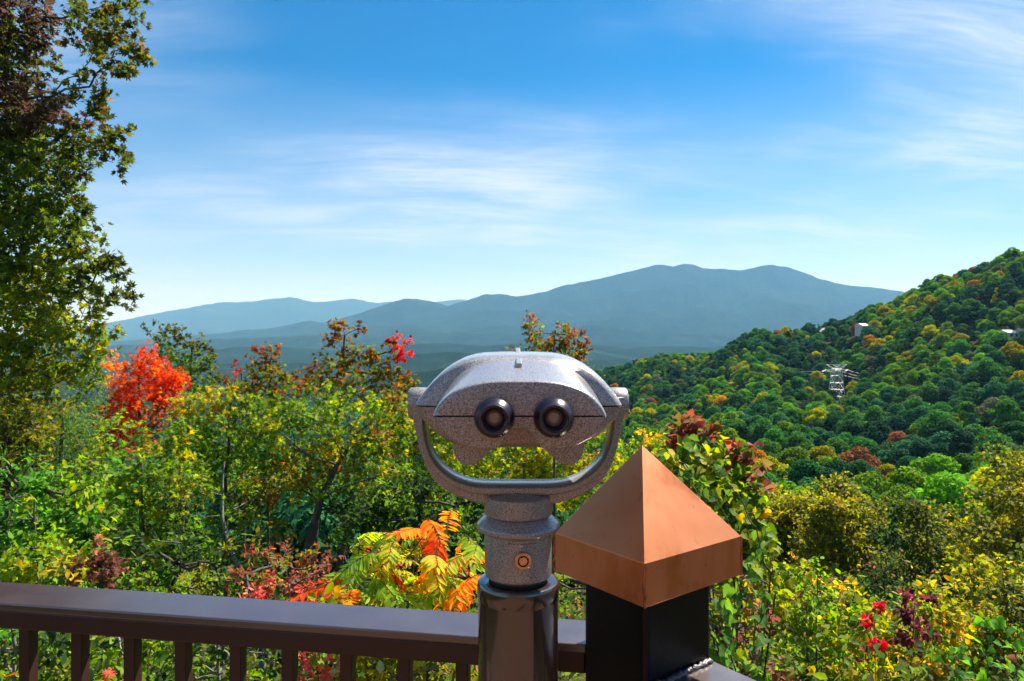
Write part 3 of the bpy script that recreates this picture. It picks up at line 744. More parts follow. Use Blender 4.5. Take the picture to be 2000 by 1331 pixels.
def tree(name, label, cat, base, clumps, leaf=.1, tmpl=LOBED, seed=1, trunk=None, tr=.12, bark=None, group=None, twig_every=2, lpt=8, tl=.42, dens=1.0, up=.25, droop=0.0, limb_r=.035, flat=.55, hollow=2.4, fork=None):
    """base (x, y); clumps: (px, py, depth, half-width px, half-height px, palette, density)"""
    rng = np.random.default_rng(seed); bx, by = base; bz = gz(bx, by)
    t = thing(name, label, cat, (bx, by, bz), group); O = np.array([bx, by, bz])
    acc = [[] for _ in range(5)]; tw = []
    cs = []
    for q in clumps:
        px, py, d, hw, hh, pal = q[:6]; dn = q[6] if len(q) > 6 else 1.0
        c = np.array(W(px, py, d)); rx, rz = hw / F * d, hh / F * d; ry = (rx + rz) / 2 * 1.1
        cs.append((c, max(rx, rz)))
        area = math.pi * rx * rz + math.pi * ry * rz
        nt = max(3, int(area * 4.6 * dn * dens / (leaf * leaf * lpt) * .34 * DENS))
        r = clump(rng, c, (rx, ry, rz), nt, lpt, min(tl, max(rx, rz) * .8), leaf, pal, up, droop, flat, hollow)
        for k in range(5): acc[k].append(r[k])
        tw += r[5][::twig_every]
    A = [np.concatenate(x) for x in acc]
    crown = link('crown', leaves_mesh('crown', tmpl, A[0] - O, A[1], A[2], A[3], A[4]), t)
    # trunk up to a fork, then a limb to every clump
    cc = np.array([c for c, _ in cs]); mid = cc.mean(0)
    if trunk is None:
        zb = bz - .3; zt = cc[:, 2].max() * .55 + mid[2] * .45
        trunk = [(bx, by, zb), (bx * .7 + mid[0] * .3, by * .7 + mid[1] * .3, zb + (zt - zb) * .4), (mid[0], mid[1], zt)]
    T = np.array(trunk, float); s = np.linspace(0, len(T) - 1, 12); Tp = np.stack([np.interp(s, np.arange(len(T)), T[:, i]) for i in range(3)], 1)
    Tp[1:-1] = (Tp[:-2] + 2 * Tp[1:-1] + Tp[2:]) / 4; Tp += rng.normal(0, tr * .25, Tp.shape)
    paths = [(Tp, np.linspace(tr, tr * .25, 12))]
    # limbs: every clump hangs on the nearest trunk point or on a clump nearer the trunk
    cw = np.array([c for c, _ in cs]); n = len(cw)
    dt = np.array([np.min(np.linalg.norm(Tp[3:] - c, axis=1)) for c in cw]); order = np.argsort(dt)
    par = np.full(n, -1); plen = np.zeros(n); done = []
    for q in order:
        best = dt[q]; 
        for e in done:
            cst = np.linalg.norm(cw[q] - cw[e]) + .55 * plen[e] + (.5 if cw[e][2] > cw[q][2] + .3 else 0)
            if cst < best: best, par[q] = cst, e
        plen[q] = dt[q] if par[q] < 0 else plen[par[q]] + np.linalg.norm(cw[q] - cw[par[q]]); done.append(q)
    cnt = np.ones(n)
    for q in order[::-1]:
        if par[q] >= 0: cnt[par[q]] += cnt[q]
    for q in range(n):
        if par[q] >= 0: a0 = cw[par[q]]
        else:
            z0 = cw[q][2] - .35 * np.linalg.norm((cw[q] - mid)[:2]); e = np.linalg.norm(Tp - cw[q], axis=1) + np.abs(Tp[:, 2] - z0) * .5; a0 = Tp[max(2, int(np.argmin(e)))]
        r0 = min(tr * .75, limb_r * .36 * math.sqrt(cnt[q])); r1 = limb_r * .36 * math.sqrt(max(cnt[q] - 1, .25))
        paths.append(limb(rng, a0, cw[q], r0, min(r0, r1), rng.uniform(-.5, .3), wig=.22))
    wood, Fw = tubes([(p - O, r) for p, r in paths], 6)
    link('trunk', mesh_np('trunk', wood, Fw, bark or BARK, smooth=True), t)
    if tw:
        V, Fc = tubes([(p - O, r) for p, r in tw], 3)
        o = link('twigs', mesh_np('twigs', V, Fc, bark or BARK), t); o['kind'] = 'stuff'
    crown['kind'] = 'stuff'
    return t

# ------------------------------------------------------------------ forested hillside
def hill_palette():
    cols = dict(dark=(.022, .062, .017), deep=(.014, .040, .018), mid=(.042, .105, .021), blue=(.026, .080, .030), lime=(.085, .155, .020), gold=(.20, .19, .018), amber=(.28, .13, .02), rust=(.15, .062, .032), grey=(.075, .085, .04))
    out = {}
    for k, c in cols.items():
        m, N = new_mat('hill_foliage_' + k)
        at = N('ShaderNodeVertexColor', layer_name='Col').outputs[0]
        oi = N('ShaderNodeObjectInfo').outputs['Random']
        cc = N.mix(1.0, c, at, 'MULTIPLY')
        hs = N('ShaderNodeHueSaturation', {'Hue': N.math('ADD', N.math('MULTIPLY', oi, .035), .485), 'Saturation': 1.1, 'Value': N.math('ADD', N.math('MULTIPLY', oi, .9), 1.55), 'Color': cc}).outputs[0]
        d = N('ShaderNodeBsdfPrincipled', {'Base Color': hs, 'Roughness': .8, 'Specular IOR Level': .08})
        t = N('ShaderNodeBsdfTranslucent', {'Color': hs})
        N('ShaderNodeOutputMaterial', {0: N('ShaderNodeMixShader', {0: .42, 1: d.outputs[0], 2: t.outputs[0]}).outputs[0]})
        out[k] = m
    return out
HM = hill_palette()

def hill_crown(seed, kind):
    """crown of unit radius, base at z=0: lobes of small leaf faces"""
    rng = np.random.default_rng(seed); lob = []
    if kind == 'round':
        H = rng.uniform(1.5, 2.0)
        for k in range(rng.integers(12, 18)):
            a = rng.uniform(0, 2 * np.pi); z = rng.uniform(.25, 1) ** .8; rr = math.sqrt(max(0, 1 - (max(z - .35, 0) / .72) ** 2)) * rng.uniform(.35, .82)
            lob.append((rr * math.cos(a), rr * math.sin(a), z * H * .82, rng.uniform(.26, .44)))
        lob.append((0, 0, H * .86, .36)); lob.append((0, 0, H * .5, .6))
    elif kind == 'tall':
        H = rng.uniform(2.6, 3.2)
        for k in range(20):
            a = rng.uniform(0, 2 * np.pi); z = rng.uniform(.15, 1); rr = (1 - z) ** .7 * rng.uniform(.4, .85)
            lob.append((rr * math.cos(a), rr * math.sin(a), z * H * .92, rng.uniform(.2, .36) * (1.15 - .5 * z)))
        lob.append((0, 0, H * .94, .16))
    else:  # pine with open layers
        H = rng.uniform(2.6, 3.4)
        for k in range(16):
            a = rng.uniform(0, 2 * np.pi); z = rng.uniform(.45, 1); rr = (1.15 - z) * rng.uniform(.5, 1.1)
            lob.append((rr * math.cos(a), rr * math.sin(a), z * H, rng.uniform(.16, .30)))
    P, Nn, S, C = [], [], [], []
    for x, y, z, r in lob:
        n = int(150 + 900 * r * r)
        D = rng.normal(size=(n, 3)); D /= np.linalg.norm(D, axis=1, keepdims=True); D[:, 2] = np.where(D[:, 2] < -.35, -D[:, 2], D[:, 2])
        bump = 1 + .16 * np.sin(D[:, 0] * 9 + x * 20) * np.sin(D[:, 1] * 9 + y * 17) * np.sin(D[:, 2] * 9)
        q = np.array([x, y, z]) + D * r * np.array([1.1, 1.1, .82]) * (rng.uniform(.80, 1.06, n) * bump)[:, None]
        P.append(q); Nn.append(D + rng.normal(0, .42, (n, 3)) + np.array([0, 0, .25])); S.append(rng.uniform(.05, .095, n))
        C.append(np.ones((n, 3)) * rng.uniform(.75, 1.25) * rng.uniform(.75, 1.25, (n, 1)))
    P, Nn, S, C = map(np.concatenate, (P, Nn, S, C))
    m = leaves_mesh('hill_crown', QUAD, P, rng.normal(size=P.shape), Nn, S, C, HM['mid']); m.name = 'hill_crown_' + kind
    return m, H
def hill_trunk():
    V, Fc = tubes([(np.array([(0, 0, -.9), (.02, 0, .2), (-.01, .02, 1.2)]), np.array([.07, .055, .02]))], 5)
    return mesh_np('hill_trunk', V, Fc, BARKG, smooth=True)

HOUSES = [(1690, 637), (1612, 648), (1974, 650), (1885, 862)]
def house_spot(px, py, h):
    for d in np.arange(150, 700, 2.0):          # walk the sight line until the eaves meet the slope
        p = W(px, py, d)
        if p.z <= gz(p.x, p.y) + h + .6: break
    return p

def build_hillside():
    rng = np.random.default_rng(77)
    shapes = [hill_crown(100 + i, 'round') for i in range(8)] + [hill_crown(140 + i, 'tall') for i in range(3)] + [hill_crown(160 + i, 'pine') for i in range(2)]
    keys = list(HM); trunk = hill_trunk()
    # scatter on the terrain by area
    pts = []
    N0 = 70000
    d = np.sqrt(rng.uniform(30 ** 2, 900 ** 2, N0)); tpx = rng.uniform(-150, 2400, N0)
    x = (tpx - CX) / F * d; z = ground_z(x, d)
    d3 = np.sqrt(rng.uniform(400 ** 2, 1500 ** 2, 26000)); t3 = rng.uniform(-100, 1250, 26000)
    d = np.concatenate([d, d3]); tpx = np.concatenate([tpx, t3]); x = np.concatenate([x, (t3 - CX) / F * d3]); z = np.concatenate([z, ground_z((t3 - CX) / F * d3, d3)])
    cell = {}
    for i in np.argsort(d):
        di = d[i]
        left = tpx[i] < 1090
        if not left and di < 62 + max(0, (1500 - tpx[i])) * .03: continue
        if left and di < 42: continue
        if tpx[i] > 1250 and di > 720: continue
        sp = 4.9 if di < 260 else (5.5 if di < 700 else 8.0)
        cx, cy2 = int(x[i] // 8), int(di // 8); ok = True
        for a in (-1, 0, 1):
            for b in (-1, 0, 1):
                for (xx, dd) in cell.get((cx + a, cy2 + b), ()):
                    if (xx - x[i]) ** 2 + (dd - di) ** 2 < sp * sp: ok = False
        if not ok: continue
        cell.setdefault((cx, cy2), []).append((x[i], di)); pts.append((x[i], di, z[i], tpx[i]))
    P = np.array(pts); n = len(P)
    patch = fbm(P[:, 0] / 38, P[:, 1] / 38, 3, 91); p2 = fbm(P[:, 0] / 16, P[:, 1] / 16, 2, 51)
    sh, ck, sc = [], [], []
    for i in range(n):
        u = rng.random(); top = CY - (P[i, 2] - CAMZ + 9) / P[i, 1] * F
        k = 'round' if u < .80 else ('tall' if u < .93 else 'pine')
        h = patch[i] + .35 * (p2[i] - .5) + rng.normal(0, .05)
        if k == 'pine': c = 'deep'
        elif h > .60: c = rng.choice(['lime', 'lime', 'lime', 'gold', 'mid'])
        elif h > .52: c = rng.choice(['mid', 'lime', 'mid', 'lime', 'blue'])
        elif h > .42: c = rng.choice(['mid', 'blue', 'mid', 'dark'])
        else: c = rng.choice(['dark', 'blue', 'deep', 'mid'])
        v = rng.random()
        if v < .007: c = 'rust'
        elif v < .013: c = 'amber'
        elif v < .028: c = 'gold'
        elif v < .06: c = 'grey'
        s = {'round': list(range(8)), 'tall': [8, 9, 10], 'pine': [11, 12]}[k]
        sh.append(int(rng.choice(s))); ck.append(c); sc.append(rng.uniform(2.6, 6.0) if k == 'round' else rng.uniform(2.4, 3.4))
    sh = np.array(sh); sc = np.array(sc) * np.where(P[:, 1] > 700, 1.5, 1); rot = rng.uniform(0, 6.28, n)
    # keep the lattice tower and houses clear
    clear = [(np.array(W(px, 0, dd))[:2], r) for px, dd, r in ((1634, 400, 8), (1638, 385, 6), (1642, 370, 6))]
    for hpx, hpy in HOUSES:
        q = house_spot(hpx, hpy, 3.2); u = np.array([q.x, q.y]); un = u / np.linalg.norm(u)
        clear += [(u, 5.5), (u - un * 7, 4.5)]
    keep = np.ones(n, bool)
    for c, r in clear: keep &= np.hypot(P[:, 0] - c[0], P[:, 1] - c[1]) > r
    topy = CY - (P[:, 2] - CAMZ + sc * 1.8) / P[:, 1] * F
    inframe = (P[:, 3] > 1190) & (P[:, 3] < 1995) & (topy < 1120) & (P[:, 1] > 60)
    size = np.where(inframe & keep, sc / P[:, 1], 0)
    ind = set(np.argsort(-size)[:300].tolist())
    words = dict(dark='dark-green', deep='blackish-green', mid='green', blue='bluish-green', lime='lime-green', gold='golden', amber='orange', rust='rusty-red', grey='grey-green')
    shp = lambda s: 'round-topped' if s < 8 else ('tall pointed' if s < 11 else 'pine-like')
    made = {}
    for i in sorted(ind):
        px, ty = P[i, 3], topy[i]
        hor = 'behind the vine thicket' if px < 1400 else ('left of the pylon' if px < 1560 else ('below the pylon' if px < 1690 else ('right of the pylon' if px < 1800 else ('towards the right edge' if px < 1900 else 'at the right edge'))))
        ver = 'high on the hillside' if ty < 690 else ('halfway up the hillside' if ty < 780 else ('low on the hillside' if ty < 850 else ('near the hillside foot' if ty < 930 else 'at the hillside foot')))
        big = 'small ' if sc[i] < 3.6 else ('large ' if sc[i] > 4.7 else '')
        t = thing('hillside_tree', f'{big}{words[ck[i]]} {shp(sh[i])} tree {ver}, {hor}', 'tree', P[i, :3] - np.array([0, 0, .3]), 'trees on the forested hillside', rot[i])
        s = sc[i]; t.scale = (s, s, s); made.setdefault(t['label'], []).append((px, t))
        c = bpy.data.objects.new('crown', shapes[sh[i]][0]); COL.objects.link(c); c.parent = t; c.location = (0, 0, .55)
        c.material_slots[0].link = 'OBJECT'; c.material_slots[0].material = HM[ck[i]]
        q = bpy.data.objects.new('trunk', trunk); COL.objects.link(q); q.parent = t; q.location = (0, 0, .5)
    for lb, q in made.items():
        if len(q) > 1:
            for k, (_, t) in enumerate(sorted(q, key=lambda e: e[0])): t['label'] = lb + ', ' + ['leftmost', 'second', 'third', 'fourth', 'fifth', 'sixth', 'seventh', 'eighth', 'ninth', 'tenth'][min(k, 9)] + ('' if k == 0 else ' from left')
    # the rest of the wood: one object, instanced crowns
    pc = bpy.data.collections.new('forest_prototypes'); names = {}
    for si in range(len(shapes)):
        for ci, k in enumerate(keys):
            o = bpy.data.objects.new(f'proto_{si:02d}_{ci:02d}', shapes[si][0]); pc.objects.link(o)
            o.material_slots[0].link = 'OBJECT'; o.material_slots[0].material = HM[k]
            names[(si, k)] = si * len(keys) + ci
    rest = [i for i in range(n) if i not in ind and keep[i]]
    V = P[rest, :3] + np.array([0, 0, .1]); me = bpy.data.meshes.new('forest'); me.vertices.add(len(V)); me.vertices.foreach_set('co', V.astype(np.float32).ravel())
    for nm, typ, val in (('idx', 'INT', np.array([names[(sh[i], ck[i])] for i in rest], np.int32)), ('scl', 'FLOAT', sc[rest].astype(np.float32)), ('rot', 'FLOAT', rot[rest].astype(np.float32))):
        a = me.attributes.new(nm, typ, 'POINT'); a.data.foreach_set('value', val)
    o = link('forest', me); tag(o, 'dense mixed wood covering the hillside and hollow', 'forest', kind='stuff')
    g = bpy.data.node_groups.new('forest_scatter', 'GeometryNodeTree'); g.interface.new_socket('Geometry', in_out='INPUT', socket_type='NodeSocketGeometry'); g.interface.new_socket('Geometry', in_out='OUTPUT', socket_type='NodeSocketGeometry')
    G = NT(g); gi = G('NodeGroupInput'); go = G('NodeGroupOutput')
    ci = G('GeometryNodeCollectionInfo', {'Collection': pc, 'Separate Children': True, 'Reset Children': True})
    na = lambda nm, t: G('GeometryNodeInputNamedAttribute', {'Name': nm}, data_type=t).outputs[0]
    rv = G('ShaderNodeCombineXYZ', {2: na('rot', 'FLOAT')}).outputs[0]
    ip = G('GeometryNodeInstanceOnPoints', {'Points': gi.outputs[0], 'Instance': ci.outputs[0], 'Pick Instance': True, 'Instance Index': na('idx', 'INT'), 'Rotation': rv, 'Scale': na('scl', 'FLOAT')})
    G.l.new(ip.outputs[0], go.inputs[0])
    md = o.modifiers.new('scatter', 'NODES'); md.node_group = g
    print('hill trees', n, 'individual', len(ind))
build_hillside()

# ------------------------------------------------------------------ lattice tower, wires, houses
M_STEEL = simple_mat('galvanised_steel', (.62, .64, .66), .4, .35, .1, 3)
M_INS = simple_mat('porcelain_insulator', (.85, .85, .86), .25, 0, .05, 3)
M_WIRE = simple_mat('aluminium_wire', (.55, .55, .55), .4, .5, .05, 3)
M_ROOF = simple_mat('pale_roof', (.62, .58, .56), .6, 0, .15, 2)
M_HWALL = simple_mat('house_wall', (.55, .50, .46), .7, 0, .15, 2)
M_PANE = simple_mat('house_window', (.05, .06, .07), .1, 0, .05, 2)

def build_tower():
    c = W(1634, 0, 400); z0 = gz(c.x, c.y) - .5
    top = W(1634, 712, 400).z
    t = thing('lattice_tower', 'pale steel lattice power pylon standing among the trees on the hillside', 'pylon', (c.x, c.y, z0)); H = top - z0
    def hw(f): return 3.6 * (1 - f) + 1.9 * f
    lv = np.linspace(0, .88, 6); legs, br = [], []
    cor = [(-1, -1), (1, -1), (1, 1), (-1, 1)]
    for i, j in cor:
        legs.append((np.array([(i * hw(f), j * hw(f), f * H) for f in lv]), np.full(6, .15)))
    for k in range(5):
        for s in range(4):
            a, b = cor[s], cor[(s + 1) % 4]; f0, f1 = lv[k], lv[k + 1]
            br.append((np.array([(a[0] * hw(f0), a[1] * hw(f0), f0 * H), (b[0] * hw(f1), b[1] * hw(f1), f1 * H)]), np.full(2, .075)))
            br.append((np.array([(b[0] * hw(f0), b[1] * hw(f0), f0 * H), (a[0] * hw(f1), a[1] * hw(f1), f1 * H)]), np.full(2, .075)))
            br.append((np.array([(a[0] * hw(f1), a[1] * hw(f1), f1 * H), (b[0] * hw(f1), b[1] * hw(f1), f1 * H)]), np.full(2, .09)))
    for p in legs:
        V, Fc = tubes([p], 4); link('leg', mesh_np('leg', V, Fc, M_STEEL), t)
    V, Fc = tubes(br, 4); o = link('bracing', mesh_np('bracing', V, Fc, M_STEEL), t); o['kind'] = 'stuff'
    # flared head: horns and two crossarms
    hd = []; zc = .88 * H
    for sx in (-1, 1):
        for sy in (-1, 1):
            hd += [(np.array([(sx * 1.9, sy * 1.9, zc), (sx * 6.0, sy * .4, H)]), np.full(2, .13)), (np.array([(-sx * 1.9, sy * 1.9, zc), (sx * 2.2, sy * .4, H - .3)]), np.full(2, .10))]
    V, Fc = tubes(hd, 4); link('head_frame', mesh_np('head_frame', V, Fc, M_STEEL), t)
    bm = bmesh.new(); box_bm(bm, 0, 0, H - .15, 12.4, .35, .28); bm_obj('top_beam', bm, M_STEEL, t)
    arm_z = .86 * H
    bm = bmesh.new(); box_bm(bm, 0, 0, arm_z, 13.6, 1.1, .5); bm_obj('crossarm', bm, M_STEEL, t)
    pts = {}
    for sx in (-1, 0, 1):
        for sy in (-1, 1):
            a = np.array([sx * 6.4, sy * .5, arm_z - .1]); b = a + np.array([sy * 3.2, sy * 2.0, -.9])
            V, Fc = tubes([(np.array([a * (1 - f) + b * f for f in np.linspace(0, 1, 14)]), np.where(np.arange(14) % 2, .30, .18))], 6)
            link('insulator', mesh_np('insulator', V, Fc, M_INS), t); pts[(sx, sy)] = b + np.array([c.x, c.y, z0])
    # conductors sag away on both sides
    endL = W(1100, 668, 900); endR = W(2260, 850, 300)
    for (sx, sy), p in pts.items():
        e = np.array(endR if sy > 0 else endL) + np.array([sx * 4.5 * .6, sx * 4.5 * .8, sx * .6])
        s = np.linspace(0, 1, 40)[:, None]; Lw = np.linalg.norm(e - p)
        Q = p * (1 - s) + e * s - np.array([0, 0, 1]) * 4 * s * (1 - s) * (Lw * .018)
        V, Fc = tubes([(Q - p, np.full(40, .05))], 4)
        side = 'right down the slope' if sy > 0 else 'left along the hillside'
        which = {-1: 'first', 0: 'middle', 1: 'last'}[sx]
        o = link('power_line', mesh_np('power_line', V, Fc, M_WIRE, smooth=True)); o.location = p
        tag(o, f'thin grey power line running {side} from the pylon, {which} of three', 'power line', 'power lines from the pylon')
build_tower()

def house(px, py, d, w, dp, h, rh, label, rot=0.0, face=1):
    p = house_spot(px, py, h); g = gz(p.x, p.y); zb = p.z - h
    t = thing('house', label, 'house', (p.x, p.y, zb), 'houses on the hillside', rot)
    bm = bmesh.new(); box_bm(bm, 0, 0, h / 2 + (g - 4 - zb) / 2, w, dp, h - (g - 4 - zb)); bm_obj('wall', bm, M_HWALL, t)
    bm = bmesh.new(); e = .35
    if face:   # gable towards the viewer
        prism_bm(bm, [Vector((-w / 2 - e, -dp / 2 - e, h + .02)), Vector((w / 2 + e, -dp / 2 - e, h + .02)), Vector((0, -dp / 2 - e, h + rh))], (0, dp + 2 * e, 0))
    else:
        prism_bm(bm, [Vector((-w / 2 - e, -dp / 2 - e, h + .02)), Vector((-w / 2 - e, dp / 2 + e, h + .02)), Vector((-w / 2 - e, 0, h + rh))], (w + 2 * e, 0, 0))
    bm_obj('roof', bm, M_ROOF, t)
    for k in range(3):
        bm = bmesh.new(); box_bm(bm, (k - 1) * w * .3, -dp / 2 - .02, h * .55, w * .13, .08, h * .4); bm_obj('window', bm, M_PANE, t)
house(1690, 637, 428, 9.5, 8, 2.4, 1.7, 'low pale house half hidden by trees below the ridge, left of the right edge', .2, 0)
house(1612, 648, 440, 4.8, 7, 3, 2.7, 'small white gable poking out of the dark trees above the pylon', .1, 1)
house(1974, 650, 335, 9, 7, 3, 1.3, 'flat pale roof among trees at the right edge, level with the gable', .1, 0)
house(1885, 862, 236, 6.4, 6, 2.8, 1.1, 'low pale house under olive trees, lowest on the hillside', -.1, 0)

# ------------------------------------------------------------------ trees and shrubs near the deck
def xy(px, d): return ((px - CX) / F * d, d)

def build_near_trees():
    rg = np.random.default_rng(5)
    # --- big oak at the left edge
    D = 13.0
    C = [(235, 18, 0, 34, 22, 'oaktop', .9), (262, 6, -.4, 18, 8, 'oaktop', .8), (185, 55, .2, 48, 34, 'oaktop', 1), (232, 100, -.3, 46, 30, 'oaktop', 1.0), (268, 98, -.4, 16, 16, 'oaktop'), (215, 130, 0, 34, 16, 'oaktop', .9), (225, 12, .8, 22, 12, 'oaktop', .8), (160, 20, .6, 30, 18, 'oaktop', .8),
         (40, 40, .6, 60, 55, 'oakbrown', 1.2), (15, 120, .8, 55, 60, 'oaktop', 1.1), (40, 195, .5, 55, 40, 'oakbrown', 1.2), (105, 228, 0, 52, 26, 'oakbrown', 1.5), (62, 250, .5, 50, 30, 'oakbrown', 1.2), (150, 150, .3, 26, 12, 'oaktop', .8), (175, 170, 0, 30, 14, 'oaktop', .8), (190, 200, -.3, 26, 20, 'oaktop'), (205, 235, -.4, 26, 20, 'oaktop'),
         (232, 262, -.5, 22, 14, 'oaktop'), (205, 285, -.5, 36, 18, 'oaktop'), (222, 318, -.5, 24, 18, 'oaktop'), (150, 275, 0, 45, 28, 'oaktop', 1.1), (100, 190, .4, 24, 10, 'oakbrown', .7), (90, 320, .2, 60, 36, 'oak', 1.2), (20, 300, .6, 70, 60, 'oak', 1.3), (155, 345, -.2, 26, 16, 'oaktop'), (60, 390, .2, 70, 40, 'oak', 1.2), (125, 385, -.3, 38, 28, 'oak'), (160, 405, -.5, 20, 10, 'oaktop'),
         (15, 440, .4, 65, 50, 'oak', 1.2), (105, 440, -.2, 55, 35, 'oak', 1.1), (160, 470, -.4, 30, 25, 'oak'), (60, 500, 0, 60, 40, 'oak', 1.2), (130, 510, -.3, 50, 30, 'oaklow', 1.1), (205, 498, -.6, 30, 18, 'oaktop'), (190, 530, -.5, 35, 22, 'oak'), (235, 540, -.7, 18, 12, 'oaktop'), (250, 580, -.8, 16, 16, 'oaktop'), (215, 590, -.6, 30, 20, 'oaktop'), (150, 570, -.4, 50, 30, 'oak'), (80, 570, 0, 60, 35, 'oaklow', 1.1), (10, 560, .3, 55, 50, 'oak', 1.2),
         (195, 635, -.5, 30, 18, 'oaklow'), (130, 630, -.3, 55, 30, 'oaklow', 1.2), (50, 640, 0, 65, 40, 'oaklow', 1.2), (150, 680, -.2, 45, 24, 'oaklow'), (90, 695, 0, 55, 34, 'oaklow', 1.2), (20, 710, .2, 55, 45, 'oaklow', 1.2), (180, 705, -.2, 25, 20, 'oaklow', .8), (120, 745, 0, 50, 28, 'oaklow'), (50, 765, .2, 60, 34, 'olive', 1.1)]
    C += [(-70 - 90 * (k % 3), 20 + 95 * (k // 3), .8 + .4 * rg.random(), 80, 62, 'oak', .8) for k in range(27)]
    C = [(a, b, D + c, e, f, *g) for a, b, c, e, f, *g in C]
    tree('oak_tree', 'tall spreading oak with dark green leaves filling the left edge', 'tree', (-12.4, 13.6), C, leaf=.135, tmpl=LOBED, seed=11, trunk=[(-12.4, 13.6, -7), (-12.0, 13.6, -1), (-11.4, 13.4, 4.5), (-11.2, 13.3, 9.5)], tr=.30, lpt=9, tl=.62, dens=1.35, twig_every=1, limb_r=.03, flat=.9)

    def T(*a, **k): return tree(*a, **k)
    # --- left-hand trees under the oak
    T('hemlock_tree', 'dark green layered evergreen below the oak, left of the red tree', 'tree', xy(120, 16.5),
      [(90, 800, 16.5, 70, 18, 'green', 1.3), (150, 825, 16.2, 50, 16, 'green', 1.3), (60, 850, 16.5, 70, 20, 'green', 1.3), (150, 862, 16, 55, 18, 'green', 1.2), (90, 895, 16, 80, 22, 'dark', 1.5), (160, 915, 16, 50, 20, 'green', 1.2), (30, 930, 16.5, 60, 25, 'green', 1.3), (120, 950, 16, 70, 22, 'green', 1.2), (175, 780, 16.8, 30, 16, 'green', 1.2), (180, 740, 17, 20, 22, 'green', 1)], leaf=.075, tmpl=NARROW, seed=12, tr=.14, tl=.5, up=-.1, flat=.25, dens=1.0)
    T('oak_sapling', 'olive and brown leaved young oak at the far left under the big oak', 'tree', xy(10, 11.5),
      [(15, 840, 11.5, 60, 40, 'olive', 1.2), (70, 830, 11.8, 40, 30, 'olive', 1), (10, 900, 11.5, 50, 35, 'oakbrown', 1.2), (-60, 860, 11.5, 60, 60, 'olive', 1), (60, 885, 11.4, 40, 22, 'oaklow', 1), (20, 955, 11.4, 40, 25, 'oakbrown', 1)], leaf=.11, seed=13, tr=.08)
    T('red_maple', 'red and orange leaved maple between the oak and the green maples', 'tree', xy(280, 19),
      [(288, 700, 19, 24, 22, 'red', 1), (262, 728, 19, 26, 26, 'red', 1), (318, 735, 19, 30, 28, 'red', 1.1), (290, 750, 18.8, 45, 30, 'red', 1.2), (240, 765, 19, 26, 28, 'red', 1.1), (335, 775, 18.8, 28, 26, 'red', 1.1), (285, 790, 18.6, 50, 26, 'red', 1.3), (235, 810, 18.8, 30, 30, 'red', 1.1), (215, 845, 19, 18, 38, 'russet', 1), (310, 825, 18.6, 35, 22, 'russet', 1.1), (250, 850, 18.6, 36, 32, 'red', 1.1), (220, 880, 18.8, 24, 25, 'russet', 1), (218, 730, 19, 14, 30, 'orange', .9), (345, 745, 19, 12, 22, 'red', .8)], leaf=.105, seed=14, tr=.11, dens=.8, tl=.6, limb_r=.03)
    T('tulip_tree', 'sparse green tree rising behind the red maple', 'tree', xy(350, 27),
      [(305, 650, 27, 17, 16, 'oaktop', .8), (350, 648, 27, 14, 14, 'oaktop', .7), (365, 668, 27, 22, 14, 'oaktop', .8), (335, 685, 27, 30, 18, 'green', .9), (390, 675, 27, 16, 14, 'oaktop', .8), (412, 692, 27, 16, 8, 'oaktop', .7), (375, 705, 27, 36, 16, 'green', 1), (350, 730, 27, 45, 16, 'green', 1), (405, 722, 27, 20, 14, 'oaktop', .8), (390, 750, 27, 30, 16, 'green', 1), (440, 745, 26.5, 16, 10, 'oaktop', .7)], leaf=.16, seed=15, tr=.13, dens=1.1, lpt=7)
    T('bare_topped_maple', 'thin maple with a few red leaves on bare twigs left of the mountain view', 'tree', xy(480, 15),
      [(460, 720, 15, 12, 8, 'crimson', .25), (480, 735, 15, 20, 10, 'maple', .5), (470, 752, 15, 26, 12, 'maple', .7), (447, 745, 15, 12, 8, 'mapletip', .4), (500, 768, 14.8, 40, 16, 'maple', 1)], leaf=.09, seed=16, tr=.04, limb_r=.014)
    # --- maples of the middle
    T('young_maple', 'maple with reddish brown tips, left of the two tall maple tops', 'tree', xy(520, 13.5),
      [(507, 684, 13.5, 13, 11, 'mapletip', .8), (535, 682, 13.5, 14, 10, 'mapletip', .8), (552, 697, 13.5, 12, 10, 'mapletip', .7), (520, 703, 13.4, 26, 12, 'mapletip', .8), (528, 727, 13.4, 26, 14, 'maple', .9), (500, 722, 13.5, 14, 10, 'maple', .7), (548, 740, 13.4, 18, 12, 'maple', .8), (520, 755, 13.4, 34, 16, 'maple', .9), (490, 752, 13.5, 18, 12, 'maple', .7), (575, 762, 13.2, 28, 18, 'maple', 1), (520, 785, 13.3, 45, 18, 'maple', 1.1)], leaf=.085, seed=17, tr=.05, limb_r=.018, dens=1.15)
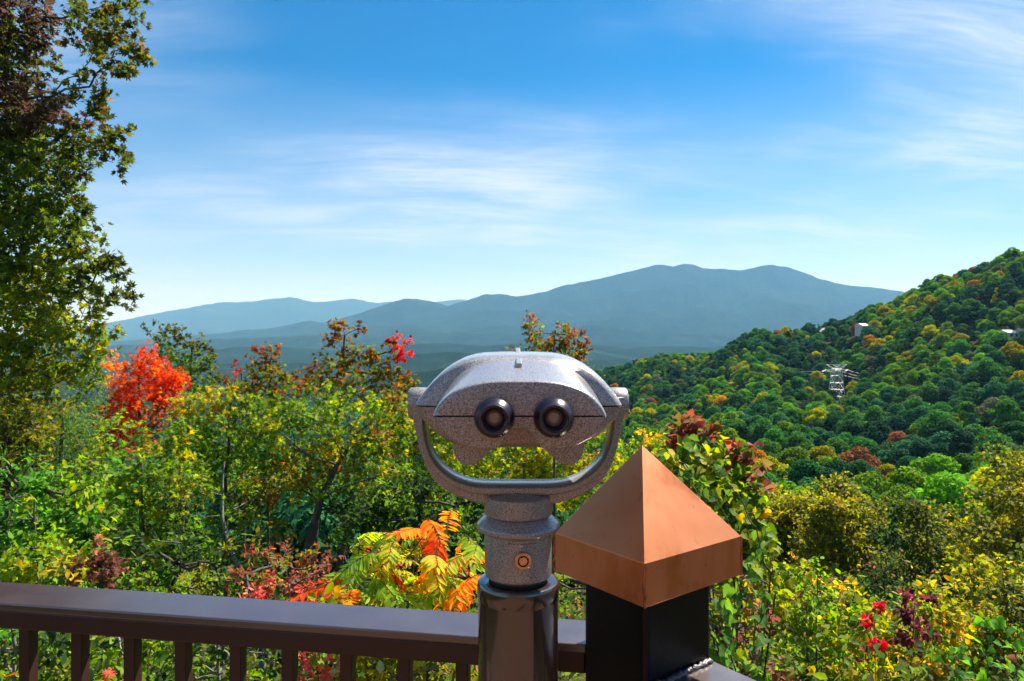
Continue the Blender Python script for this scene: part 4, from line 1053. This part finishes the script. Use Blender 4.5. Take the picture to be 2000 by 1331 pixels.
    T('tall_maple', 'tallest maple with bronze and crimson tips, just left of the viewer', 'tree', xy(680, 12.2),
      [(655, 648, 12.2, 18, 12, 'mapletip', .8), (668, 636, 12.2, 12, 8, 'mapletip', .7), (700, 642, 12.2, 13, 13, 'mapletip', .7), (672, 668, 12.2, 30, 12, 'mapletip', .8), (655, 678, 12.2, 16, 8, 'maple', .7), (690, 690, 12.2, 26, 12, 'maple', .8), (715, 702, 12.2, 26, 12, 'maple', .8), (745, 692, 12.2, 20, 12, 'maple', .7), (768, 680, 12.2, 18, 13, 'mapletip', .9), (784, 688, 12.1, 14, 18, 'crimson', 1), (772, 664, 12.1, 10, 7, 'crimson', .7), (660, 712, 12.2, 28, 12, 'maple', .8), (620, 718, 12.2, 22, 10, 'mapletip', .7), (597, 730, 12.2, 14, 9, 'mapletip', .7), (640, 738, 12.2, 36, 14, 'maple', .9), (705, 728, 12.1, 42, 14, 'maple', 1), (760, 725, 12.1, 26, 14, 'maple', .9), (680, 758, 12, 60, 18, 'maple', 1.1), (600, 760, 12.2, 30, 16, 'mapletip', .8), (765, 755, 12, 40, 18, 'maple', 1), (800, 742, 12, 12, 16, 'mapletip', .8), (795, 770, 12, 30, 14, 'maple', 1)], leaf=.08, seed=18, tr=.07, limb_r=.02, dens=1.15,
      trunk=[(*xy(600, 11.9), -4), W(612, 1000, 12), W(655, 860, 12.1), W(668, 760, 12.2), W(672, 655, 12.2)])
    def grid(x0, x1, y0, y1, step, d, pals, hw=34, hh=22, dn=1.0, jd=.6, seed=0, top=None):
        r = np.random.default_rng(seed); out = []
        for y in np.arange(y0, y1, step * .62):
            for x in np.arange(x0, x1, step):
                xx, yy = x + r.uniform(-.4, .4) * step, y + r.uniform(-.3, .3) * step
                if top is not None and yy < np.interp(xx, *top): continue
                out.append((xx, yy, d + r.uniform(-jd, jd), hw * r.uniform(.6, 1.15), hh * r.uniform(.6, 1.1), pals[r.integers(len(pals))], dn * r.uniform(.6, 1.25)))
        return out
    T('maple_tree', 'yellow-green maple left of the forked trunk, in front of the red maple', 'tree', xy(440, 12.5), grid(372, 540, 775, 960, 46, 12.6, ['green', 'yellowgreen', 'bright', 'green'], seed=1, top=([360, 420, 480, 540], [800, 765, 770, 790])), leaf=.085, seed=19, tr=.08, dens=1.1, limb_r=.02)
    T('forked_maple', 'broad green maple on a forked grey trunk, left of the viewer', 'tree', xy(590, 10.4), grid(530, 800, 785, 985, 48, 11.0, ['green', 'yellowgreen', 'bright', 'yellowgreen', 'green', 'maple'], seed=2, hw=36, jd=.9, dn=.95), leaf=.08, seed=20, tr=.105, dens=1.05, limb_r=.026, bark=BARK,
      trunk=[(*xy(585, 10.3), -4.2), W(588, 1120, 10.4), W(615, 1010, 10.6), W(650, 930, 10.8), W(690, 850, 11)])
    T('leaning_maple', 'green maple leaning right behind the viewer yoke', 'tree', xy(760, 12.8), grid(780, 960, 800, 990, 46, 12.8, ['green', 'bright', 'yellowgreen'], seed=3, top=([780, 840, 960], [770, 790, 830])), leaf=.09, seed=21, tr=.08, dens=1.0, limb_r=.02, trunk=[(*xy(640, 11.4), -4.4), W(660, 1060, 11.5), W(740, 950, 12.2), W(820, 860, 12.7)])
    T('sunlit_maple', 'bright yellow-green treetop framed inside the viewer yoke', 'tree', xy(1010, 14), grid(880, 1215, 835, 975, 48, 14, ['yellowgreen', 'bright', 'yellowgreen'], seed=4, hw=38, dn=1.1), leaf=.10, seed=22, tr=.09, dens=1.1, limb_r=.02, bark=BARKG)
    T('dogwood', 'reddish green sapling top showing above the right of the viewer', 'tree', xy(1085, 13),
      [(1037, 628, 13, 9, 18, 'maple', .9), (1045, 655, 13, 16, 15, 'maple', 1), (1058, 678, 13, 22, 12, 'maple', 1), (1085, 672, 13, 15, 15, 'maple', .9), (1108, 655, 13, 13, 20, 'maple', 1), (1115, 680, 13, 20, 14, 'maple', 1), (1140, 660, 13, 12, 10, 'mapletip', .9), (1140, 685, 13, 14, 14, 'mapletip', 1), (1090, 700, 13, 50, 14, 'maple', 1.1), (1010, 690, 13, 10, 8, 'maple', .7), (1070, 740, 13, 60, 30, 'green', 1), (1080, 800, 13, 60, 30, 'green', 1)], leaf=.075, tmpl=OVAL, seed=23, tr=.05, dens=1.3, limb_r=.015)
    T('understory_maple', 'green sapling maple with thin dark stems, below the red maple', 'tree', xy(290, 11), grid(200, 400, 855, 1080, 50, 11.2, ['green', 'bright', 'green', 'yellowgreen'], seed=5, hw=38, dn=.95), leaf=.095, seed=24, tr=.05, dens=1.05, limb_r=.016)
    T('shade_maple', 'dark green sapling among bare stems left of the forked trunk', 'tree', xy(440, 10), grid(380, 580, 960, 1130, 52, 10.3, ['green', 'dark', 'green', 'maple'], seed=6, hw=34, dn=.75), leaf=.085, seed=25, tr=.05, dens=.9, limb_r=.018, bark=BARKG,
      trunk=[(*xy(520, 9.4), -4), W(500, 1150, 9.6), W(450, 1090, 9.8), W(430, 1000, 10.2), W(438, 900, 10.4)])
    T('laurel_bush', 'dense dark green bush right of the forked trunk, behind the sumac', 'bush', xy(780, 9.6), grid(690, 960, 960, 1075, 52, 9.8, ['dark', 'green', 'dark', 'green'], seed=7, hw=36, dn=1.1), leaf=.085, tmpl=OVAL, seed=26, tr=.05, dens=1.1)
    T('beech_bush', 'fresh green bush with pointed leaves at the lower left above the rail', 'bush', xy(70, 8), grid(-40, 215, 925, 1140, 56, 8.1, ['fresh', 'fresh', 'bright', 'green'], seed=8, hw=42, hh=26, dn=1.0), leaf=.095, tmpl=OVAL, seed=27, tr=.04, dens=1.15)
    T('lime_bush', 'yellowish green bush just above the rail at the lower left', 'bush', xy(70, 6.4), [(70, 1085, 6.4, 55, 28, 'bright', 1.1), (110, 1110, 6.3, 40, 24, 'yellowgreen', 1.1), (40, 1120, 6.4, 40, 30, 'bright', 1.1)], leaf=.07, tmpl=OVAL, seed=28, tr=.025, dens=1.2)
    T('russet_bush', 'brownish pink leaved bush above the rail, right of the yellowish green bush', 'bush', xy(185, 6.6), [(170, 1108, 6.6, 32, 24, 'russet', 1.2), (205, 1112, 6.6, 26, 22, 'russet', 1.2), (185, 1085, 6.6, 24, 14, 'russet', 1), (210, 1135, 6.6, 20, 16, 'russet', 1)], leaf=.075, seed=29, tr=.02, dens=1.3)
    T('thicket_shrub', 'dark leafy thicket above the rail between the russet bush and the leaning stem', 'bush', xy(350, 8.4), grid(225, 520, 1070, 1165, 52, 8.4, ['dark', 'green', 'olive', 'dark'], seed=9, hw=38, dn=.9), leaf=.085, tmpl=OVAL, seed=30, tr=.03, dens=1.0)
    T('sprig_shrub', 'small bright green sprig peeking over the rail left of centre', 'bush', xy(390, 4), [(380, 1150, 4, 30, 9, 'bright', 1.1), (350, 1145, 4, 10, 6, 'bright', 1)], leaf=.05, seed=31, tr=.012, dens=1.0)
    T('bramble_shrub', 'reddish brown and pink bramble under the forked trunk', 'bush', xy(590, 7), grid(490, 660, 1095, 1200, 44, 7, ['vinered', 'maple', 'russet', 'pink', 'green'], seed=10, hw=30, hh=20, dn=1), leaf=.06, tmpl=OVAL, seed=32, tr=.02, dens=1.1)
    # --- seen between the bars
    spec = [('dark green shrub between the first bars at the left', -30, 120, ['dark', 'green', 'fresh'], 4.6), ('leafy shrub with pale bare stems between the third and fourth bars', 120, 330, ['dark', 'green', 'bright'], 5.0), ('deep green shrub between the middle bars', 330, 560, ['dark', 'green', 'dark'], 4.8), ('dark shrub between the bars left of the pipe', 640, 900, ['olive', 'green', 'yellowgreen'], 4.4)]
    for k, (lb, x0, x1, pals, d) in enumerate(spec):
        T('shrub', lb, 'bush', xy((x0 + x1) / 2, d), grid(x0, x1, 1215, 1345, 60, d, pals, seed=40 + k, hw=44, hh=30, dn=.9, jd=.4), leaf=.065, tmpl=OVAL, seed=50 + k, tr=.03, dens=1.0, bark=BARKG, limb_r=.02)
    T('pink_maple', 'small pinkish red maple seen between the bars under the rail', 'tree', xy(620, 4.2), [(605, 1290, 4.2, 24, 14, 'pink', 1.2), (640, 1295, 4.2, 22, 14, 'pink', 1.2), (620, 1318, 4.2, 34, 14, 'pink', 1.2)], leaf=.05, seed=60, tr=.012, dens=1.3)
    T('red_seedling', 'tiny red leaved seedling at the bottom edge between the bars at the left', 'sapling', xy(200, 4.4), [(200, 1332, 4.4, 16, 9, 'pink', 1)], leaf=.05, seed=63, tr=.01)
    # --- right of the post
    T('vine_thicket', 'vine-covered shrub with bronze tips rising behind the copper cap', 'bush', xy(1400, 4.4),
      [(1340, 842, 4.5, 34, 18, 'vinered', 1.1), (1318, 865, 4.5, 24, 18, 'vinered', 1), (1372, 862, 4.5, 30, 18, 'vinered', 1.1), (1440, 880, 4.4, 26, 14, 'vinered', 1.1), (1405, 885, 4.4, 30, 18, 'vine', 1), (1350, 900, 4.3, 40, 24, 'vine', 1.1), (1300, 905, 4.4, 30, 22, 'vine', 1.1), (1395, 920, 4.3, 40, 24, 'vine', 1.1), (1450, 915, 4.4, 26, 18, 'vinered', .9), (1340, 945, 4.2, 40, 24, 'vine', 1.1), (1420, 955, 4.3, 44, 24, 'vine', 1.1), (1492, 960, 4.4, 30, 10, 'vinered', 1), (1470, 945, 4.4, 20, 12, 'vinered', .9), (1465, 985, 4.3, 34, 20, 'vine', 1), (1400, 995, 4.2, 44, 26, 'vine', 1.1), (1482, 1020, 4.3, 20, 18, 'yellow', .8), (1450, 1030, 4.2, 38, 26, 'vine', 1.1), (1470, 1075, 4.2, 34, 26, 'vine', 1.1), (1490, 1120, 4.2, 30, 26, 'mixed', 1.1), (1420, 1080, 4.3, 40, 30, 'olivedark', 1)], leaf=.062, tmpl=HEART, seed=61, tr=.03, dens=1.15, limb_r=.012, lpt=6, tl=.28)
    T('shade_shrub', 'dark shrub behind the post and the heart-leaved vine', 'bush', xy(1430, 4.2), grid(1090, 1130, 1120, 1200, 40, 4.4, ['vine'], seed=70, hw=24) + grid(1395, 1520, 1130, 1345, 50, 4.2, ['olivedark', 'mixed', 'vine', 'russet'], seed=71, hw=38, hh=28), leaf=.055, tmpl=OVAL, seed=62, tr=.02, dens=1.0)
    low = [('sun-flecked shrub right of the heart-leaved vine, with pale pink patches', 1510, 1650, ['mixed', 'mixed', 'vine', 'russet', 'bright'], 6.6, ([1500, 1560, 1650], [1140, 1120, 1160]), 80),
           ('yellow-green shrub with red leaf sprays in the lower right', 1650, 1775, ['mixed', 'bright', 'yellowgreen', 'mixed'], 6.4, ([1650, 1720, 1775], [1165, 1195, 1185]), 81),
           ('yellow-tinged shrub below the dark tree at the lower right', 1775, 1890, ['mixed', 'yellowgreen', 'yellow', 'mixed'], 6.8, ([1775, 1830, 1890], [1180, 1160, 1130]), 82),
           ('tangled olive shrub at the lower right edge', 1885, 2040, ['olive', 'mixed', 'yellowgreen', 'olivedark'], 7.2, ([1885, 1940, 2000], [1130, 1100, 1080]), 83)]
    for lb, x0, x1, pals, d, top, sd in low:
        T('shrub', lb, 'bush', xy((x0 + x1) / 2, d), grid(x0, x1, 1085, 1345, 44, d, pals, seed=sd, hw=36, hh=24, dn=1.0, jd=.7, top=top), leaf=.07, tmpl=OVAL, seed=sd + 10, tr=.03, dens=1.2, limb_r=.014, lpt=6, tl=.3)
    T('vine_sprays', 'pale young leaf sprays sticking up right of the copper cap', 'bush', xy(1590, 6.2), [(1580, 1105, 6.2, 12, 14, 'bright', .7), (1560, 1120, 6.2, 14, 12, 'bright', .8), (1605, 1130, 6.2, 16, 12, 'bright', .7), (1640, 1130, 6.2, 20, 10, 'mixed', .7), (1530, 1125, 6.2, 20, 14, 'mixed', .8), (1665, 1155, 6.2, 16, 14, 'yellow', 1)], leaf=.055, tmpl=OVAL, seed=95, tr=.015, dens=.9, limb_r=.008)
    T('purple_creeper', 'purple leaved creeper hanging over the lower right shrubs', 'bush', xy(1770, 6.0), [(1785, 1175, 5.9, 16, 12, 'purple', 1.1), (1775, 1205, 5.9, 16, 18, 'purple', 1.2), (1790, 1225, 5.9, 22, 14, 'purple', 1.1), (1765, 1250, 5.85, 18, 12, 'purple', 1.2), (1815, 1180, 5.9, 12, 10, 'purple', 1)], leaf=.06, tmpl=OVAL, seed=96, tr=.015, dens=1.3, limb_r=.008)
    T('red_creeper', 'scarlet leaf cluster among the lower right shrubs', 'bush', xy(1715, 5.7), [(1720, 1258, 5.6, 9, 12, 'crimson', 1.5), (1710, 1182, 5.7, 6, 5, 'crimson', 1.3), (1694, 1212, 5.7, 5, 5, 'crimson', 1.3)], leaf=.055, tmpl=OVAL, seed=97, tr=.008, dens=1.5, limb_r=.005)
    # --- trees down the slope at the right
    T('olive_tree', 'rounded olive-green tree, left of the two beside the copper cap', 'tree', xy(1545, 44), grid(1505, 1590, 985, 1130, 34, 44, ['olive', 'yellowgreen', 'olive'], seed=101, hw=30, hh=24, dn=1.1, jd=2), leaf=.25, tmpl=OVAL, seed=111, tr=.25, dens=2.0, tl=1.2, limb_r=.08)
    T('olive_tree', 'rounded golden olive tree, right and larger of the two beside the copper cap', 'tree', xy(1655, 40), grid(1590, 1725, 965, 1140, 34, 40, ['olive', 'yellowgreen', 'olive', 'olive'], seed=102, hw=32, hh=24, dn=1.2, jd=2.4, top=([1590, 1640, 1690, 1725], [980, 955, 975, 1010])), leaf=.23, tmpl=OVAL, seed=112, tr=.25, dens=2.1, tl=1.2, limb_r=.08)
    T('dark_oak', 'dark green spreading tree right of the golden olive tree', 'tree', xy(1800, 33), grid(1740, 1875, 985, 1150, 36, 33, ['olivedark', 'olivedark', 'dark', 'olive'], seed=103, hw=32, hh=20, dn=1.0, jd=2, top=([1740, 1790, 1875], [1000, 980, 1010])), leaf=.20, tmpl=OVAL, seed=113, tr=.2, dens=1.6, tl=1.0, limb_r=.07)
    T('edge_tree', 'large olive-green tree at the right edge reaching up the hillside', 'tree', xy(1960, 26), grid(1880, 2100, 880, 1130, 42, 26, ['olive', 'olive', 'yellowgreen', 'olivedark'], seed=104, hw=36, hh=24, dn=1.1, jd=2, top=([1880, 1930, 1950, 2000, 2100], [1040, 940, 880, 930, 900])), leaf=.19, tmpl=OVAL, seed=114, tr=.2, dens=1.25, tl=.8, limb_r=.06)
    T('cedar_bush', 'small dark cedar in the dip between the shrubs and the olive trees', 'tree', xy(1735, 22), [(1735, 1125, 22, 28, 20, 'dark', 1.2), (1725, 1150, 22, 40, 22, 'dark', 1.2), (1745, 1100, 22, 18, 16, 'olivedark', 1), (1700, 1160, 22, 30, 20, 'dark', 1.2)], leaf=.13, tmpl=NARROW, seed=115, tr=.08, dens=1.4)
    T('yellow_sapling', 'thin pale-trunked sapling with yellow leaves between viewer and copper cap', 'tree', xy(1272, 30), [(1270, 850, 30, 22, 10, 'yellow', .9), (1285, 862, 30, 16, 10, 'yellowgreen', .9), (1255, 865, 30, 14, 10, 'yellow', .8), (1275, 880, 30, 20, 10, 'yellowgreen', .8), (1235, 880, 30, 30, 16, 'bright', 1), (1215, 900, 30, 30, 20, 'bright', 1.1)], leaf=.17, tmpl=OVAL, seed=116, tr=.09, bark=BARKG, dens=1.0)
build_near_trees()

# ------------------------------------------------------------------ sumac with its fronds
def frond_mesh(name, seed, pal, pairs=11, L=.38, arch=.35):
    rng = np.random.default_rng(seed)
    s = np.linspace(0, 1, 12); R = np.stack([s * L, 0.03 * np.sin(s * 2 + seed), arch * L * (s - 1.35 * s * s)], 1)
    P, X, N, S = [], [], [], []
    for k in range(pairs):
        f = .14 + .84 * k / pairs; p = np.array([np.interp(f, s, R[:, i]) for i in range(3)])
        ln = L * (.20 + .11 * math.sin(math.pi * min(1, f * .95 + .08)))
        for sd in (-1, 1):
            P.append(p); X.append((.42 + rng.normal(0, .12), sd * .8, -.55 + rng.normal(0, .15))); N.append((.2 + rng.normal(0, .15), -sd * .25 + rng.normal(0, .15), 1)); S.append(ln * rng.uniform(.85, 1.12))
    P.append(R[-1]); X.append((1, 0, -.6)); N.append((.3, 0, 1)); S.append(L * .22)
    P, X, N, S = map(np.array, (P, X, N, S)); n = len(P)
    C = pal_pick(rng, pal, n) * .5 + pal_pick(rng, pal, 1) * .5; C = C * rng.uniform(.8, 1.2, (n, 1))
    Vt, Ft = tmpl_oval(.25, .145); Rm = frames(X, N)
    V = np.einsum('nij,kj->nki', Rm, Vt) * S[:, None, None] + P[:, None, :]
    Fa = (Ft[None] + (np.arange(n) * len(Vt))[:, None, None]).reshape(-1, 3)
    Vr, Fr = tubes([(R, np.linspace(.004, .0015, 12))], 4)
    Cr = np.tile(np.array([[.20, .06, .03]]), (len(Vr), 1))
    return mesh_np(name, np.concatenate([V.reshape(-1, 3), Vr]), [Fa, Fr[0] + n * len(Vt)], LEAF, np.concatenate([np.repeat(C, len(Vt), 0), Cr]))

def build_sumac():
    rng = np.random.default_rng(9); D = 4.6
    PAL['sumacg'] = [((.17, .36, .02), 5), ((.11, .27, .02), 3), ((.30, .42, .025), 2)]
    PAL['sumacy'] = [((.40, .40, .02), 4), ((.24, .34, .02), 3), ((.55, .34, .02), 1)]
    PAL['sumaco'] = [((.72, .26, .012), 4), ((.78, .34, .015), 3), ((.60, .16, .012), 1)]
    PAL['sumacr'] = [((.40, .06, .02), 4), ((.50, .11, .02), 3), ((.28, .05, .025), 2)]
    spots = [(728, 1041, 'g'), (815, 1057, 'g'), (706, 1086, 'g'), (925, 1103, 'g'), (665, 1133, 'g'), (813, 1124, 'g'), (743, 1157, 'g'), (833, 1164, 'g'), (923, 1056, 'g'), (701, 1153, 'g'), (791, 1092, 'y'), (770, 1068, 'y'), (850, 1100, 'y'), (880, 1025, 'o'), (905, 1128, 'o'), (894, 1164, 'o'), (682, 1162, 'o'), (905, 1065, 'o'), (845, 1135, 'o'), (872, 1081, 'r'), (746, 1104, 'r'), (790, 1045, 'r'), (860, 1060, 'r'), (830, 1090, 'y'), (760, 1130, 'g'), (870, 1145, 'g'), (780, 1172, 'g'), (720, 1118, 'y'), (660, 1165, 'r'), (640, 1150, 'r'), (900, 1100, 'y'), (690, 1110, 'g'), (760, 1090, 'y'), (815, 1150, 'y')]
    bx, by = xy(800, D); bz = gz(bx, by)
    t = thing('sumac_shrub', 'sumac with drooping green, orange and red fronds, left of the viewer pipe', 'shrub', (bx, by, bz)); O = Vector((bx, by, bz))
    pool = {k: [frond_mesh('frond', 300 + 10 * i + j, 'sumac' + k, 10 + j) for j in range(3)] for i, k in enumerate('gyor')}
    tops = [np.array(W(x, 1130, D + .1)) for x in (690, 770, 850, 915)]; stems = []
    for i, p in enumerate(tops):
        a = np.array([bx + (i - 1.5) * .12, by + .1, bz - .1]); stems.append((limb(rng, a, p, .022, .010, -.2, wig=.05)))
    spots += [(px + rng.uniform(-38, 38), py + rng.uniform(-14, 26), k if rng.random() < .7 else rng.choice(list('gyoor'))) for px, py, k in spots]
    spots = [q for q in spots if q[0] < 945]
    for px, py, k in spots:
        d = D + rng.uniform(-.35, .45); c = np.array(W(px, py, d))
        tp = tops[int(np.argmin([abs(q[0] - c[0]) for q in tops]))]
        dr = c - tp; ang = math.atan2(dr[1] + rng.normal(0, .12), dr[0] + rng.normal(0, .10)); sc = rng.uniform(.75, 1.05)
        o = bpy.data.objects.new('frond', pool[k][rng.integers(3)]); COL.objects.link(o); o.parent = t
        base = Vector(c) - Vector((math.cos(ang), math.sin(ang), .12)) * .19 * sc
        o.location = base - O; o.rotation_euler = (rng.normal(0, .25), rng.normal(-.05, .2), ang); o.scale = (sc, sc, sc)
        stems.append(limb(rng, tp, base, .006, .004, .1, 5, .04))
    V, Fc = tubes([(p - np.array(O), r) for p, r in stems], 6); o = link('stems', mesh_np('stems', V, Fc, BARK, smooth=True), t); o['kind'] = 'stuff'
build_sumac()

# ------------------------------------------------------------------ heart-leaved vines close to the deck
def build_vine(label, spots, d, base_px, seed, pal, leaf, group=None):
    rng = np.random.default_rng(seed)
    bx, by = xy(base_px, d + .2); bz = gz(bx, by)
    t = thing('vine', label, 'vine', (bx, by, bz)); O = np.array([bx, by, bz])
    Vt, Ft = HEART
    pool = []
    for j in range(12):
        c = pal_pick(rng, pal, 1) * rng.uniform(.8, 1.2)
        Vv = Vt.copy(); Vv[:, 2] += .16 * np.abs(Vv[:, 1]) + .04 * np.sin(Vv[:, 0] * 7 + j) + .03 * np.sin(Vv[:, 1] * 9 + j * 2)
        pool.append(mesh_np('leaf', Vv, [Ft], LEAF, np.repeat(c, len(Vv), 0) * (1 + .35 * np.exp(-(Vv[:, 1:2] / .06) ** 2)) * rng.uniform(.85, 1.15, (len(Vv), 1))))
    paths = []
    for st in spots:                        # each strand is a list of pixels
        S = np.array([W(px, py, d + rng.uniform(-.12, .12)) for px, py in st]); k = np.linspace(0, len(S) - 1, 24)
        Pp = np.stack([np.interp(k, np.arange(len(S)), S[:, i]) for i in range(3)], 1); Pp[1:-1] = (Pp[:-2] + 2 * Pp[1:-1] + Pp[2:]) / 4
        Pp += rng.normal(0, .006, Pp.shape); paths.append((Pp - O, np.linspace(.0045, .002, 24)))
        paths.append((np.array([[0, 0, -.2], (Pp[0] - O) * .5 + np.array([0, .1, -.1]), Pp[0] - O]), np.array([.008, .006, .0045])))
        L = np.linalg.norm(np.diff(Pp, axis=0), axis=1).sum(); n = max(3, int(L / (leaf * .42)))
        for f in (np.arange(n) + rng.random(n) * .6) / n * 23:
            p = np.array([np.interp(f, np.arange(24), Pp[:, i]) for i in range(3)])
            o = bpy.data.objects.new('leaf', pool[rng.integers(12)]); COL.objects.link(o); o.parent = t
            off = rng.normal(0, leaf * .45, 3); o.location = p + off - O
            X = np.array([[rng.normal(0, .8), -.2 + rng.normal(0, .5), -.6 + rng.normal(0, .35)]]); Nn = np.array([[rng.normal(0, .6), -.45 + rng.normal(0, .5), .8]])
            M = Matrix(frames(X, Nn)[0].tolist()); o.rotation_euler = M.to_euler(); s = leaf * rng.uniform(.6, 1.15); o.scale = (s, s, s)
    V, Fc = tubes(paths, 5); o = link('stem', mesh_np('stem', V, Fc, BARK, smooth=True), t); o['kind'] = 'stuff'
PAL['heart'] = [((.08, .19, .025), 4), ((.045, .12, .02), 3), ((.15, .24, .025), 2), ((.26, .24, .02), .8)]
PAL['heartmix'] = [((.075, .16, .022), 4), ((.15, .20, .02), 3), ((.32, .28, .02), 1), ((.04, .09, .016), 3), ((.15, .07, .04), 1)]
build_vine('vine with big heart-shaped green leaves hanging beside the post', [[(1440, 1345), (1425, 1270), (1435, 1190), (1450, 1130), (1470, 1080)], [(1480, 1345), (1470, 1280), (1475, 1200), (1490, 1140)], [(1405, 1345), (1402, 1280), (1408, 1210), (1420, 1160)]], 2.9, 1450, 401, 'heart', .056)
build_vine('vine with heart-shaped green and yellow leaves climbing behind the copper cap', [[(1500, 1120), (1480, 1050), (1450, 980), (1400, 910), (1350, 860)], [(1440, 1060), (1400, 980), (1340, 910), (1300, 880)], [(1520, 1160), (1505, 1090), (1485, 1030)], [(1380, 980), (1330, 930), (1290, 905)]], 3.7, 1460, 402, 'heartmix', .062)
build_vine('vine with bluish green heart-shaped leaves at the lower right edge', [[(1870, 1345), (1865, 1290), (1885, 1240)], [(1930, 1345), (1925, 1280), (1935, 1230), (1925, 1200)], [(1990, 1345), (1985, 1280), (1990, 1220)]], 4.4, 1930, 403, 'fresh', .075)
build_vine('green vine trailing over the bottom of the lower right shrubs', [[(1600, 1345), (1580, 1310), (1540, 1290), (1500, 1300)], [(1700, 1345), (1680, 1320), (1640, 1310)], [(1780, 1345), (1800, 1290), (1820, 1260)]], 4.6, 1650, 404, 'heartmix', .07)

# ------------------------------------------------------------------ undergrowth on the slope
def build_undergrowth():
    rng = np.random.default_rng(21); A = [[] for _ in range(5)]
    n = 1500
    d = 2.0 * (34 / 2.0) ** rng.random(n); px = rng.uniform(-250, 2250, n)
    x = (px - CX) / F * d; z = ground_z(x, d)
    for i in range(n):
        pal = rng.choice(['dark', 'green', 'olivedark', 'mixed', 'maple', 'russet'], p=[.28, .26, .18, .14, .08, .06])
        h = rng.uniform(.18, .5) * (1 + d[i] / 16); lf = .055 * (1 + d[i] / 13)
        r = clump(rng, (x[i], d[i], z[i] + h * .7), (h * 1.2, h * 1.2, h), 9, 5, h * .8, lf, pal)
        for k in range(5): A[k].append(r[k])
    A = [np.concatenate(q) for q in A]
    o = link('undergrowth', leaves_mesh('undergrowth', OVAL, *A)); tag(o, 'leafy undergrowth covering the slope below the deck', 'undergrowth', kind='stuff')
build_undergrowth()
